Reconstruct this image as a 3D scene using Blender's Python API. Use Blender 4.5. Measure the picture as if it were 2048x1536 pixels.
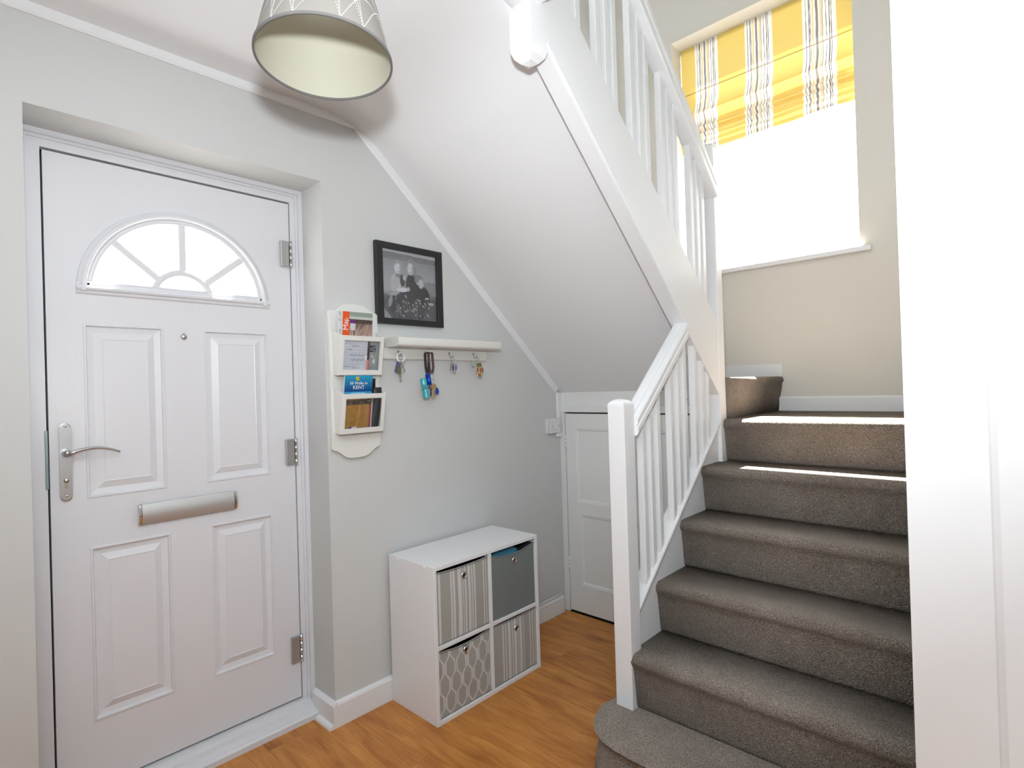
import bpy, bmesh, math, random
from mathutils import Vector, Matrix, noise
from mathutils.geometry import tessellate_polygon

for _o in list(bpy.data.objects):
    bpy.data.objects.remove(_o)
scene = bpy.context.scene
COL = scene.collection
random.seed(7)

# ------------------------------------------------------------------ camera
cam_data = bpy.data.cameras.new('camera')
cam = bpy.data.objects.new('camera', cam_data)
COL.objects.link(cam)
scene.camera = cam
CAM = Vector((-0.7544, -2.0291, 1.3054))
_yaw, _pitch, _roll = 0.8158, 0.0059, -0.0303
_f = Vector((math.sin(_yaw) * math.cos(_pitch), math.cos(_yaw) * math.cos(_pitch), math.sin(_pitch)))
_r = Vector((math.cos(_yaw), -math.sin(_yaw), 0))
_u = _r.cross(_f)
_r2 = math.cos(_roll) * _r + math.sin(_roll) * _u
_u2 = -math.sin(_roll) * _r + math.cos(_roll) * _u
cam.matrix_world = Matrix(((_r2.x, _u2.x, -_f.x, CAM.x), (_r2.y, _u2.y, -_f.y, CAM.y),
                           (_r2.z, _u2.z, -_f.z, CAM.z), (0, 0, 0, 1)))
cam_data.sensor_fit = 'HORIZONTAL'
cam_data.sensor_width = 36.0
cam_data.lens = 1110.79 / 2048 * 36.0
cam_data.clip_start = 0.02

# ------------------------------------------------------------------ world, sun, flash, exposure
world = bpy.data.worlds.new('sky')
scene.world = world
world.use_nodes = True
_bg = world.node_tree.nodes['Background']
_bg.inputs[0].default_value = (0.93, 0.97, 1.0, 1)
_bg.inputs[1].default_value = 6.5

sun_d = bpy.data.lights.new('sun', 'SUN')
sun_d.energy = 60.0
sun_d.angle = math.radians(0.6)
sun_d.color = (1.0, 0.95, 0.86)
sun = bpy.data.objects.new('sun', sun_d)
COL.objects.link(sun)
sun.rotation_euler = Vector((1.0, 0.5, 1.72)).to_track_quat('Z', 'Y').to_euler()
sun.location = (6, 3, 8)

# the photographer's flash, in the shoe above the lens
fl_d = bpy.data.lights.new('camera_flash', 'AREA')
fl_d.shape = 'DISK'
fl_d.size = 0.09
fl_d.energy = 15.0
fl_d.spread = math.radians(142)
fl_d.color = (0.90, 0.968, 1.03)
fl = bpy.data.objects.new('camera_flash', fl_d)
COL.objects.link(fl)
fl.location = CAM + Vector((0.0, 0.02, 0.26))
fl.rotation_euler = (-(_f + Vector((0.0, 0.0, 0.52)))).to_track_quat('Z', 'Y').to_euler()

# the part of the same flash that is thrown up at the ceiling
fb_d = bpy.data.lights.new('camera_flash_bounce', 'AREA')
fb_d.shape = 'DISK'
fb_d.size = 0.09
fb_d.energy = 42.0
fb_d.spread = math.radians(150)
fb_d.color = (0.90, 0.968, 1.03)
fb = bpy.data.objects.new('camera_flash_bounce', fb_d)
COL.objects.link(fb)
fb.location = fl.location + Vector((0, 0, 0.05))
fb.rotation_euler = (-Vector((-0.25, -0.235, 0.94))).to_track_quat('Z', 'Y').to_euler()

scene.view_settings.view_transform = 'Standard'
scene.view_settings.look = 'None'
scene.view_settings.exposure = 0.3
scene.view_settings.gamma = 1.0
scene.view_settings.use_curve_mapping = False
scene.cycles.diffuse_bounces = 3
scene.cycles.max_bounces = 6
scene.cycles.caustics_reflective = False
scene.cycles.caustics_refractive = False

# ------------------------------------------------------------------ helpers
ORG = {}


def lin(r, g, b):
    def c(v):
        v /= 255.0
        return v / 12.92 if v <= 0.04045 else ((v + 0.055) / 1.055) ** 2.4
    return (c(r), c(g), c(b))


def tag(o, label=None, cat=None, group=None, kind=None):
    if label:
        o['label'] = label
    if cat:
        o['category'] = cat
    if group:
        o['group'] = group
    if kind:
        o['kind'] = kind
    return o


def empty(name, loc, label=None, cat=None, group=None, kind=None):
    o = bpy.data.objects.new(name, None)
    o.empty_display_size = 0.05
    o.location = loc
    COL.objects.link(o)
    ORG[o.name] = Vector(loc)
    return tag(o, label, cat, group, kind)


class B:
    """collects shapes in world coordinates, then builds ONE mesh object"""

    def __init__(self):
        self.bm = bmesh.new()
        self.m = Matrix.Identity(4)
        self.cols = None

    def v(self, p):
        return self.bm.verts.new(self.m @ Vector(p))

    def face(self, vs, smooth=False):
        try:
            f = self.bm.faces.new(vs)
            f.smooth = smooth
            return f
        except ValueError:
            return None

    def box(self, x0, x1, y0, y1, z0, z1, bev=0.0, seg=1):
        vs = [self.v(p) for p in ((x0, y0, z0), (x1, y0, z0), (x1, y1, z0), (x0, y1, z0),
                                  (x0, y0, z1), (x1, y0, z1), (x1, y1, z1), (x0, y1, z1))]
        fs = [self.face([vs[i] for i in q]) for q in
              ((0, 3, 2, 1), (4, 5, 6, 7), (0, 1, 5, 4), (1, 2, 6, 5), (2, 3, 7, 6), (3, 0, 4, 7))]
        if bev > 0:
            es = set(e for f in fs for e in f.edges)
            bmesh.ops.bevel(self.bm, geom=list(es), offset=bev, segments=seg, profile=0.6, affect='EDGES')
        return self

    def prism(self, poly, axis, a, b, smooth=False, bev=0.0, seg=1):
        """poly: 2-D points in the two other axes (x,z for 'y'; y,z for 'x'; x,y for 'z')"""
        def pt(p, t):
            if axis == 'y':
                return (p[0], t, p[1])
            if axis == 'x':
                return (t, p[0], p[1])
            return (p[0], p[1], t)
        va = [self.v(pt(p, a)) for p in poly]
        vb = [self.v(pt(p, b)) for p in poly]
        n = len(poly)
        fs = [self.face(va[::-1]), self.face(vb)]
        for i in range(n):
            fs.append(self.face([va[i], va[(i + 1) % n], vb[(i + 1) % n], vb[i]], smooth))
        fs = [f for f in fs if f]
        if bev > 0:
            es = set(e for f in fs for e in f.edges)
            bmesh.ops.bevel(self.bm, geom=list(es), offset=bev, segments=seg, profile=0.6, affect='EDGES')
        return self

    def loft(self, rings, close_ring=True, cap=True, smooth=True):
        rv = [[self.v(p) for p in r] for r in rings]
        n = len(rv[0])
        for i in range(len(rv) - 1):
            for j in range(n if close_ring else n - 1):
                k = (j + 1) % n
                self.face([rv[i][j], rv[i][k], rv[i + 1][k], rv[i + 1][j]], smooth)
        if cap and close_ring:
            self.face(rv[0][::-1])
            self.face(rv[-1])
        return self

    def tube(self, path, rad, n=8, cap=True, flat=1.0, closed=False):
        pts = [Vector(p) for p in path]
        rings = []
        m = len(pts)
        prev = None
        for i, p in enumerate(pts):
            if closed:
                d = pts[(i + 1) % m] - pts[i - 1]
            else:
                d = pts[min(i + 1, m - 1)] - pts[max(i - 1, 0)]
            d.normalize()
            if prev is None:
                ref = Vector((0, 0, 1)) if abs(d.z) < 0.9 else Vector((0, 1, 0))
                s = d.cross(ref).normalized()
            else:
                s = (prev - d * prev.dot(d)).normalized()
            prev = s
            t = d.cross(s)
            r = rad[i] if isinstance(rad, (list, tuple)) else rad
            rings.append([p + s * (r * math.cos(2 * math.pi * k / n)) + t * (r * flat * math.sin(2 * math.pi * k / n)) for k in range(n)])
        if closed:
            rings.append(rings[0])
            return self.loft(rings, True, False)
        return self.loft(rings, True, cap)

    def torus(self, c, R, r, axis='y', n=20, k=8):
        c = Vector(c)
        path = []
        for i in range(n):
            a = 2 * math.pi * i / n
            ca, sa = R * math.cos(a), R * math.sin(a)
            path.append(c + {'y': Vector((ca, 0, sa)), 'x': Vector((0, ca, sa)), 'z': Vector((ca, sa, 0))}[axis])
        return self.tube(path, r, k, closed=True)

    def lathe(self, c, prof, axis='z', n=24, a0=0.0, a1=2 * math.pi, smooth=True, cap=False):
        """prof: (radius, height) pairs about an axis through c"""
        c = Vector(c)
        full = abs(a1 - a0 - 2 * math.pi) < 1e-6
        cols = []
        m = n if full else n + 1
        for i in range(m):
            a = a0 + (a1 - a0) * i / n
            ca, sa = math.cos(a), math.sin(a)
            ring = []
            for r, h in prof:
                if axis == 'z':
                    ring.append(c + Vector((r * ca, r * sa, h)))
                elif axis == 'y':
                    ring.append(c + Vector((r * ca, h, r * sa)))
                else:
                    ring.append(c + Vector((h, r * ca, r * sa)))
            cols.append([self.v(p) for p in ring])
        k = len(prof)
        for i in range(n):
            for j in range(k - 1):
                self.face([cols[i][j], cols[(i + 1) % m][j], cols[(i + 1) % m][j + 1], cols[i][j + 1]], smooth)
        if cap and full:
            self.face([cols[i][0] for i in range(m)][::-1])
            self.face([cols[i][-1] for i in range(m)])
        return self

    def build(self, name, mat, parent=None, origin=None, recalc=True, weld=0.0):
        bm = self.bm
        if weld:
            bmesh.ops.remove_doubles(bm, verts=bm.verts[:], dist=weld)
        if recalc:
            bmesh.ops.recalc_face_normals(bm, faces=bm.faces[:])
        lo = Vector((min(v.co.x for v in bm.verts), min(v.co.y for v in bm.verts), min(v.co.z for v in bm.verts)))
        hi = Vector((max(v.co.x for v in bm.verts), max(v.co.y for v in bm.verts), max(v.co.z for v in bm.verts)))
        if origin is None:
            origin = Vector(((lo.x + hi.x) / 2, (lo.y + hi.y) / 2, lo.z))
        origin = Vector(origin)
        for v in bm.verts:
            v.co -= origin
        me = bpy.data.meshes.new(name)
        bm.to_mesh(me)
        bm.free()
        return link(name, me, mat, parent, origin)


def link(name, me, mat, parent, origin):
    if mat and not me.materials:
        me.materials.append(mat)
    o = bpy.data.objects.new(name, me)
    COL.objects.link(o)
    ORG[o.name] = Vector(origin)
    if parent is not None:
        o.parent = parent
        o.location = Vector(origin) - ORG[parent.name]
    else:
        o.location = origin
    return o


def grid(name, fn, colfn, nu, nv, mat, parent=None, origin=(0, 0, 0), thick=0.0):
    """printed sheet: fn(u,v)->point, colfn(u,v)->linear rgb stored as a colour attribute"""
    origin = Vector(origin)
    verts, cols, faces = [], [], []
    for j in range(nv + 1):
        for i in range(nu + 1):
            u, v = i / nu, j / nv
            verts.append(Vector(fn(u, v)) - origin)
            cols.append(colfn(u, v))
    for j in range(nv):
        for i in range(nu):
            a = j * (nu + 1) + i
            faces.append((a, a + 1, a + nu + 2, a + nu + 1))
    me = bpy.data.meshes.new(name)
    me.from_pydata(verts, [], faces)
    ca = me.color_attributes.new('print', 'FLOAT_COLOR', 'POINT')
    flat = []
    for c in cols:
        flat += [c[0], c[1], c[2], 1.0]
    ca.data.foreach_set('color', flat)
    me.polygons.foreach_set('use_smooth', [True] * len(faces))
    o = link(name, me, mat, parent, origin)
    if thick:
        md = o.modifiers.new('thickness', 'SOLIDIFY')
        md.thickness = thick
        md.offset = -1
    return o


def text_obj(body, size, loc, rot, mat, parent, name='lettering', align='CENTER', depth=0.0002):
    cu = bpy.data.curves.new('tmp', 'FONT')
    cu.body = body
    cu.size = size
    cu.align_x = align
    cu.align_y = 'CENTER'
    cu.extrude = depth
    cu.resolution_u = 3
    t = bpy.data.objects.new('tmp', cu)
    COL.objects.link(t)
    dg = bpy.context.evaluated_depsgraph_get()
    me = bpy.data.meshes.new_from_object(t.evaluated_get(dg))
    bpy.data.objects.remove(t)
    bpy.data.curves.remove(cu)
    me.materials.clear()
    o = link(name, me, mat, parent, Vector(loc))
    o.rotation_euler = rot
    return o


# ------------------------------------------------------------------ materials
MATS = {}


def nodes_of(name):
    m = bpy.data.materials.new(name)
    m.use_nodes = True
    nt = m.node_tree
    return m, nt, nt.nodes['Principled BSDF']


def bump(nt, bsdf, scale, strength, dist=0.001, detail=2.0, coord='Object', stretch=None):
    tc = nt.nodes.new('ShaderNodeTexCoord')
    nz = nt.nodes.new('ShaderNodeTexNoise')
    nz.inputs['Scale'].default_value = scale
    nz.inputs['Detail'].default_value = detail
    src = tc.outputs[coord]
    if stretch:
        mp = nt.nodes.new('ShaderNodeMapping')
        mp.inputs['Scale'].default_value = stretch
        nt.links.new(src, mp.inputs[0])
        src = mp.outputs[0]
    nt.links.new(src, nz.inputs['Vector'])
    bp = nt.nodes.new('ShaderNodeBump')
    bp.inputs['Strength'].default_value = strength
    bp.inputs['Distance'].default_value = dist
    nt.links.new(nz.outputs['Fac'], bp.inputs['Height'])
    nt.links.new(bp.outputs[0], bsdf.inputs['Normal'])
    return nz, bp


def plain(name, col, rough=0.5, metal=0.0, bscale=0, bstr=0.0, spec=0.5, stretch=None, var=0.0):
    if name in MATS:
        return MATS[name]
    m, nt, b = nodes_of(name)
    b.inputs['Base Color'].default_value = (*col, 1)
    b.inputs['Roughness'].default_value = rough
    b.inputs['Metallic'].default_value = metal
    b.inputs['Specular IOR Level'].default_value = spec
    if bscale:
        nz, _ = bump(nt, b, bscale, bstr, stretch=stretch)
    if var:
        tc = nt.nodes.new('ShaderNodeTexCoord')
        n2 = nt.nodes.new('ShaderNodeTexNoise')
        n2.inputs['Scale'].default_value = 2.3
        n2.inputs['Detail'].default_value = 4
        nt.links.new(tc.outputs['Object'], n2.inputs['Vector'])
        mx = nt.nodes.new('ShaderNodeMix')
        mx.data_type = 'RGBA'
        mx.inputs['A'].default_value = (*[c * (1 - var) for c in col], 1)
        mx.inputs['B'].default_value = (*[min(1, c * (1 + var)) for c in col], 1)
        nt.links.new(n2.outputs['Fac'], mx.inputs['Factor'])
        nt.links.new(mx.outputs['Result'], b.inputs['Base Color'])
    MATS[name] = m
    return m


WALL = plain('wall_paint', (0.665, 0.665, 0.645), 0.85, bscale=180, bstr=0.12, spec=0.2, var=0.015)
WALLUP = plain('stairwell_paint', (0.76, 0.725, 0.655), 0.85, bscale=180, bstr=0.12, spec=0.2, var=0.015)
CEIL = plain('ceiling_paint', (0.905, 0.905, 0.905), 0.9, bscale=90, bstr=0.10, spec=0.2, var=0.012)
GLOSS = plain('white_gloss_wood', (0.87, 0.87, 0.87), 0.32, bscale=60, bstr=0.05, stretch=(1, 1, 0.15))
SATIN = plain('cupboard_paint', (0.85, 0.85, 0.825), 0.42, bscale=60, bstr=0.06, stretch=(1, 1, 0.15))
UPVC = plain('door_frame_plastic', (0.80, 0.80, 0.82), 0.38)
DOORM = plain('door_skin', (0.80, 0.795, 0.815), 0.33, bscale=55, bstr=0.35, stretch=(2.2, 1, 0.10))
DARK = plain('recess_shade', (0.012, 0.012, 0.014), 0.7)  # near-black standing in for the shade in gaps and socket holes
SILVER = plain('satin_metal', (0.56, 0.56, 0.56), 0.36, 1.0)
CHROME = plain('bright_metal', (0.75, 0.75, 0.76), 0.16, 1.0)
BRASS = plain('brass', (0.72, 0.52, 0.22), 0.28, 1.0)
MELAM = plain('white_melamine', (0.89, 0.885, 0.885), 0.35)
CREAMWOOD = plain('cream_painted_wood', (0.80, 0.785, 0.735), 0.45, bscale=70, bstr=0.05)
BLACKWOOD = plain('black_frame_wood', (0.016, 0.016, 0.018), 0.38)
SWITCHW = plain('switch_plastic', (0.80, 0.78, 0.765), 0.3)
PAPER = plain('paper', (0.82, 0.82, 0.82), 0.75)
BLACKPL = plain('black_plastic', (0.015, 0.015, 0.018), 0.35)


def mat_print(name, rough=0.6, trans=0.0, cloth=0.0):
    if name in MATS:
        return MATS[name]
    m, nt, b = nodes_of(name)
    at = nt.nodes.new('ShaderNodeAttribute')
    at.attribute_name = 'print'
    b.inputs['Roughness'].default_value = rough
    b.inputs['Specular IOR Level'].default_value = 0.3
    nt.links.new(at.outputs['Color'], b.inputs['Base Color'])
    if cloth:
        bump(nt, b, 700, cloth, 0.0006)
    if trans:
        tr = nt.nodes.new('ShaderNodeBsdfTranslucent')
        nt.links.new(at.outputs['Color'], tr.inputs['Color'])
        mx = nt.nodes.new('ShaderNodeMixShader')
        mx.inputs[0].default_value = trans
        nt.links.new(b.outputs[0], mx.inputs[1])
        nt.links.new(tr.outputs[0], mx.inputs[2])
        nt.links.new(mx.outputs[0], nt.nodes['Material Output'].inputs['Surface'])
    MATS[name] = m
    return m


PRINT = mat_print('printed_paper', 0.45)
CLOTHP = mat_print('printed_fabric', 0.85, cloth=0.25)
BLINDM = mat_print('blind_fabric', 0.9, trans=0.060, cloth=0.2)


def mat_glass(name, gloss=0.06, tint=(1, 1, 1)):
    m, nt, b = nodes_of(name)
    nt.nodes.remove(b)
    t = nt.nodes.new('ShaderNodeBsdfTransparent')
    t.inputs[0].default_value = (*tint, 1)
    g = nt.nodes.new('ShaderNodeBsdfGlossy')
    g.inputs['Roughness'].default_value = 0.02
    mx = nt.nodes.new('ShaderNodeMixShader')
    mx.inputs[0].default_value = gloss
    nt.links.new(t.outputs[0], mx.inputs[1])
    nt.links.new(g.outputs[0], mx.inputs[2])
    nt.links.new(mx.outputs[0], nt.nodes['Material Output'].inputs['Surface'])
    MATS[name] = m
    return m


GLASS = mat_glass('clear_glass', 0.05)
ACRYL = mat_glass('clear_acrylic', 0.05, (0.97, 0.98, 0.98))


def mat_floor():
    m, nt, b = nodes_of('oak_laminate')
    tc = nt.nodes.new('ShaderNodeTexCoord')
    oi = nt.nodes.new('ShaderNodeObjectInfo')
    cmb = nt.nodes.new('ShaderNodeCombineXYZ')
    mul = nt.nodes.new('ShaderNodeMath')
    mul.operation = 'MULTIPLY'
    mul.inputs[1].default_value = 37.0
    nt.links.new(oi.outputs['Random'], mul.inputs[0])
    nt.links.new(mul.outputs[0], cmb.inputs[0])
    nt.links.new(mul.outputs[0], cmb.inputs[1])
    add = nt.nodes.new('ShaderNodeVectorMath')
    nt.links.new(tc.outputs['Object'], add.inputs[0])
    nt.links.new(cmb.outputs[0], add.inputs[1])
    mp = nt.nodes.new('ShaderNodeMapping')
    mp.inputs['Scale'].default_value = (1.0, 0.16, 1.0)
    nt.links.new(add.outputs[0], mp.inputs[0])
    n1 = nt.nodes.new('ShaderNodeTexNoise')
    n1.inputs['Scale'].default_value = 22
    n1.inputs['Detail'].default_value = 6
    n1.inputs['Roughness'].default_value = 0.62
    n1.inputs['Distortion'].default_value = 0.6
    nt.links.new(mp.outputs[0], n1.inputs['Vector'])
    mp2 = nt.nodes.new('ShaderNodeMapping')
    mp2.inputs['Scale'].default_value = (1.0, 0.03, 1.0)
    nt.links.new(add.outputs[0], mp2.inputs[0])
    n2 = nt.nodes.new('ShaderNodeTexNoise')
    n2.inputs['Scale'].default_value = 160
    n2.inputs['Detail'].default_value = 3
    nt.links.new(mp2.outputs[0], n2.inputs['Vector'])
    mp3 = nt.nodes.new('ShaderNodeMapping')
    mp3.inputs['Scale'].default_value = (1.0, 0.5, 1.0)
    nt.links.new(add.outputs[0], mp3.inputs[0])
    n3 = nt.nodes.new('ShaderNodeTexNoise')
    n3.inputs['Scale'].default_value = 5.5
    n3.inputs['Detail'].default_value = 2
    nt.links.new(mp3.outputs[0], n3.inputs['Vector'])
    ramp = nt.nodes.new('ShaderNodeValToRGB')
    cr = ramp.color_ramp
    cr.elements[0].position = 0.30
    cr.elements[0].color = (*lin(172, 104, 46), 1)
    cr.elements[1].position = 0.72
    cr.elements[1].color = (*lin(226, 158, 84), 1)
    e = cr.elements.new(0.48)
    e.color = (*lin(203, 134, 65), 1)
    nt.links.new(n1.outputs['Fac'], ramp.inputs[0])
    r2 = nt.nodes.new('ShaderNodeValToRGB')
    r2.color_ramp.elements[0].position = 0.34
    r2.color_ramp.elements[0].color = (0.72, 0.66, 0.60, 1)
    r2.color_ramp.elements[1].position = 0.60
    r2.color_ramp.elements[1].color = (1, 1, 1, 1)
    nt.links.new(n2.outputs['Fac'], r2.inputs[0])
    r3 = nt.nodes.new('ShaderNodeValToRGB')
    r3.color_ramp.elements[0].position = 0.28
    r3.color_ramp.elements[0].color = (0.70, 0.60, 0.52, 1)
    r3.color_ramp.elements[1].position = 0.46
    r3.color_ramp.elements[1].color = (1, 1, 1, 1)
    nt.links.new(n3.outputs['Fac'], r3.inputs[0])
    mx = nt.nodes.new('ShaderNodeMix')
    mx.data_type = 'RGBA'
    mx.blend_type = 'MULTIPLY'
    mx.inputs['Factor'].default_value = 0.55
    nt.links.new(ramp.outputs[0], mx.inputs['A'])
    nt.links.new(r2.outputs[0], mx.inputs['B'])
    mx2 = nt.nodes.new('ShaderNodeMix')
    mx2.data_type = 'RGBA'
    mx2.blend_type = 'MULTIPLY'
    mx2.inputs['Factor'].default_value = 0.8
    nt.links.new(mx.outputs['Result'], mx2.inputs['A'])
    nt.links.new(r3.outputs[0], mx2.inputs['B'])
    nt.links.new(mx2.outputs['Result'], b.inputs['Base Color'])
    b.inputs['Roughness'].default_value = 0.42
    b.inputs['Specular IOR Level'].default_value = 0.4
    return m


FLOORM = mat_floor()


def mat_carpet():
    m, nt, b = nodes_of('twist_pile_carpet')
    geo = nt.nodes.new('ShaderNodeNewGeometry')
    n1 = nt.nodes.new('ShaderNodeTexNoise')
    n1.inputs['Scale'].default_value = 330
    n1.inputs['Detail'].default_value = 3
    n1.inputs['Roughness'].default_value = 0.7
    nt.links.new(geo.outputs['Position'], n1.inputs['Vector'])
    vo = nt.nodes.new('ShaderNodeTexVoronoi')
    vo.inputs['Scale'].default_value = 260
    nt.links.new(geo.outputs['Position'], vo.inputs['Vector'])
    n2 = nt.nodes.new('ShaderNodeTexNoise')
    n2.inputs['Scale'].default_value = 9
    n2.inputs['Detail'].default_value = 3
    nt.links.new(geo.outputs['Position'], n2.inputs['Vector'])
    ramp = nt.nodes.new('ShaderNodeValToRGB')
    cr = ramp.color_ramp
    cr.elements[0].position = 0.30
    cr.elements[0].color = (*lin(82, 70, 62), 1)
    cr.elements[1].position = 0.70
    cr.elements[1].color = (*lin(208, 196, 182), 1)
    e = cr.elements.new(0.5)
    e.color = (*lin(140, 127, 116), 1)
    nt.links.new(n1.outputs['Fac'], ramp.inputs[0])
    r2 = nt.nodes.new('ShaderNodeValToRGB')
    r2.color_ramp.elements[0].position = 0.3
    r2.color_ramp.elements[0].color = (0.80, 0.78, 0.76, 1)
    r2.color_ramp.elements[1].position = 0.7
    r2.color_ramp.elements[1].color = (1, 1, 1, 1)
    nt.links.new(n2.outputs['Fac'], r2.inputs[0])
    mx = nt.nodes.new('ShaderNodeMix')
    mx.data_type = 'RGBA'
    mx.blend_type = 'MULTIPLY'
    mx.inputs['Factor'].default_value = 1.0
    nt.links.new(ramp.outputs[0], mx.inputs['A'])
    nt.links.new(r2.outputs[0], mx.inputs['B'])
    nt.links.new(mx.outputs['Result'], b.inputs['Base Color'])
    b.inputs['Roughness'].default_value = 1.0
    b.inputs['Specular IOR Level'].default_value = 0.05
    b.inputs['Sheen Weight'].default_value = 0.25
    b.inputs['Sheen Roughness'].default_value = 0.6
    b.inputs['Sheen Tint'].default_value = (0.9, 0.85, 0.78, 1)
    bp = nt.nodes.new('ShaderNodeBump')
    bp.inputs['Strength'].default_value = 0.9
    bp.inputs['Distance'].default_value = 0.004
    nt.links.new(vo.outputs['Distance'], bp.inputs['Height'])
    nt.links.new(bp.outputs[0], b.inputs['Normal'])
    return m


CARPET = mat_carpet()

# ------------------------------------------------------------------ dimensions
H = 2.425           # hall ceiling
XE = 0.505          # edge of ceiling / start of sloping soffit
XC = 1.803          # cupboard front
XW = 2.47           # window wall
YS = -0.9867        # stair string
YR = -1.8580         # wall beside the stairs
TOP = 5.0
RL, RR, RT = -0.55, 0.3363, 2.1411     # door reveal
FD = 0.163          # frame front
r_, g_, n2_ = 0.1888, 0.2065, 0.9198


def struct(o, label=None, cat=None):
    return tag(o, label, cat, kind='structure')


# ------------------------------------------------------------------ floor with planks
fl_o = struct(B().box(-2.57, 2.75, -3.72, 0.26, -0.10, -0.012).build('floor', plain('underlay', (0.05, 0.035, 0.02), 0.9)),
              'oak coloured laminate floor of the hall', 'floor')
pw, pl = 0.192, 1.22
plank_me = {}
ix = 0
x = -2.40
rows = []
while x < 1.80:
    x1 = min(x + pw, 1.80)
    off = (ix * 0.47) % pl
    y = -3.6 - off
    while y < 0.25:
        y0, y1 = max(y, -3.6), min(y + pl, 0.25)
        if y1 - y0 > 0.03:
            b = B()
            b.box(x + 0.0003, x1 - 0.0003, y0 + 0.0003, y1 - 0.0003, -0.012, 0.0, 0.0006)
            b.build('plank', FLOORM, fl_o)
        y += pl
    x += pw
    ix += 1

# ------------------------------------------------------------------ walls
b = B()
b.box(-2.45, RL, 0, 0.26, 0, TOP)
b.box(RL, RR, 0, 0.26, RT, TOP)
b.box(RR, 2.75, 0, 0.26, 0, TOP)
struct(b.build('wall_front', WALL), 'pale stone painted wall holding the front door', 'wall')

WY0, WY1, WZ0, WZ1 = -1.41, -0.4387, 1.935, 3.4071
b = B()
b.box(XW, XW + 0.28, -2.02, WY0, 0, TOP)
b.box(XW, XW + 0.28, WY1, 0.0, 0, TOP)
b.box(XW, XW + 0.28, WY0, WY1, 0, WZ0)
b.box(XW, XW + 0.28, WY0, WY1, WZ1, TOP)
struct(b.build('wall_window', WALLUP), 'beige stairwell wall with the window', 'wall')

XJ = 0.45           # jamb of the wide opening the photo is taken through
b = B()
b.box(XJ + 0.03, XW, -2.012, YR, 0, TOP)
b.box(-2.45, XJ + 0.03, -2.012, YR, H, TOP)
b.box(-2.45, -1.75, -2.012, YR, 0, H)
struct(b.build('wall_right', WALL), 'wall beside the stairs with a wide opening', 'wall')
b = B()
b.box(-2.57, -2.45, -3.72, 0.0, 0, 2.75)
b.box(-2.57, -2.45, -2.012, -1.7, 2.75, TOP)
b.box(-2.57, -2.45, -0.25, 0.0, 2.75, TOP)
b.box(-2.57, -2.45, -1.7, -0.25, 4.6, TOP)
b.box(-2.57, -2.45, -1.7, -0.25, 2.75, 3.15)  # unseen upstairs opening, added to let more daylight into the stairwell
struct(b.build('wall_left', WALL), 'far left hall wall, out of frame, with an added upstairs opening for daylight', 'wall')
b = B()
b.box(-2.45, 2.75, -3.72, -3.60, 0, 2.6)
struct(b.build('wall_back', WALL), 'wall of the room behind the camera', 'wall')
struct(B().box(1.80, 1.9, -3.6, -2.012, 0, 2.6).build('wall_room', WALL), 'side wall of the room behind the camera', 'wall')

# the painted door lining that shows at the right edge
b = B()
b.prism([(XJ, -1.8570), (XJ, -1.9710), (XJ - 0.004, -1.974), (XJ - 0.010, -1.983), (XJ - 0.010, -2.03),
         (XJ - 0.0065, -2.034), (XJ + 0.05, -2.036), (XJ + 0.05, -1.8570)], 'z', 0, H)
struct(b.build('trim_1', GLOSS), 'white painted opening lining at the right edge of the photo', 'door lining')

b = B()
b.box(-2.45, XE, YR, 0, H, 2.64)
struct(b.build('ceiling', CEIL), 'white hall ceiling', 'ceiling')
struct(B().box(-2.45, 1.9, -3.6, -2.012, 2.44, 2.6).build('ceiling', CEIL), 'ceiling of the room behind the camera', 'ceiling')
struct(B().box(-2.57, 2.75, -2.012, 0.26, TOP, TOP + 0.1).build('ceiling', CEIL), 'ceiling above the stairwell', 'ceiling')
SL = 0.89


def soff(x):
    return H - SL * (x - XE)


b = B()
cove = []
for k in range(13):
    t = k / 12
    a, c, d = (XE - 0.16, H - 0.0006), (XE, H), (XE + 0.13, soff(XE + 0.13))
    cove.append(tuple((1 - t) ** 2 * a[i] + 2 * t * (1 - t) * c[i] + t * t * d[i] for i in (0, 1)))
line = [(XE - 0.22, H - 0.0006)] + cove + [(XE + 0.2, soff(XE + 0.2)), (XC + 0.05, soff(XC + 0.05))]
b.loft([[(p[0], yy, p[1]) for p in line] for yy in (-0.945, -0.0005)], close_ring=False)
b.prism([(XE + 0.12, soff(XE + 0.12) + 0.004), (XC + 0.05, soff(XC + 0.05) + 0.004), (XC + 0.05, soff(XC + 0.05) + 0.04), (XE + 0.12, soff(XE + 0.12) + 0.04)], 'y', -0.945, -0.0005)
struct(b.build('ceiling', CEIL, recalc=False), 'white sloping soffit under the upper flight', 'ceiling')

# ceiling bead and its sloping continuation
b = B()
b.prism([(0, H), (0, H - 0.031), (-0.005, H - 0.031), (-0.011, H - 0.024), (-0.012, H)], 'x', -2.45, XE - 0.01)
struct(b.build('trim_2', GLOSS), 'white bead along the top of the front wall', 'trim')
dx, dz = 1.0 / math.hypot(1, SL), -SL / math.hypot(1, SL)
px, pz = dz, -dx
rings = []
for t in (0.0, 1.0):
    xx = XE - 0.01 + t * (XC - 0.012 - XE)
    base = Vector((xx, 0, soff(xx) + (0.002 if t else 0)))
    pr_ = [(0, 0), (0, 0.034), (-0.005, 0.034), (-0.011, 0.027), (-0.012, 0)]
    rings.append([base + Vector((px * q, yy, pz * q)) for yy, q in pr_])
struct(B().loft(rings, smooth=False).build('trim_3', GLOSS), 'white bead sloping down under the stair soffit', 'trim')

# baseboards
def skirt_prof(h, t):
    return [(0, 0), (-t, 0), (-t, h - 0.012), (-t * 0.8, h - 0.004), (-t * 0.35, h), (0, h)]


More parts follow.
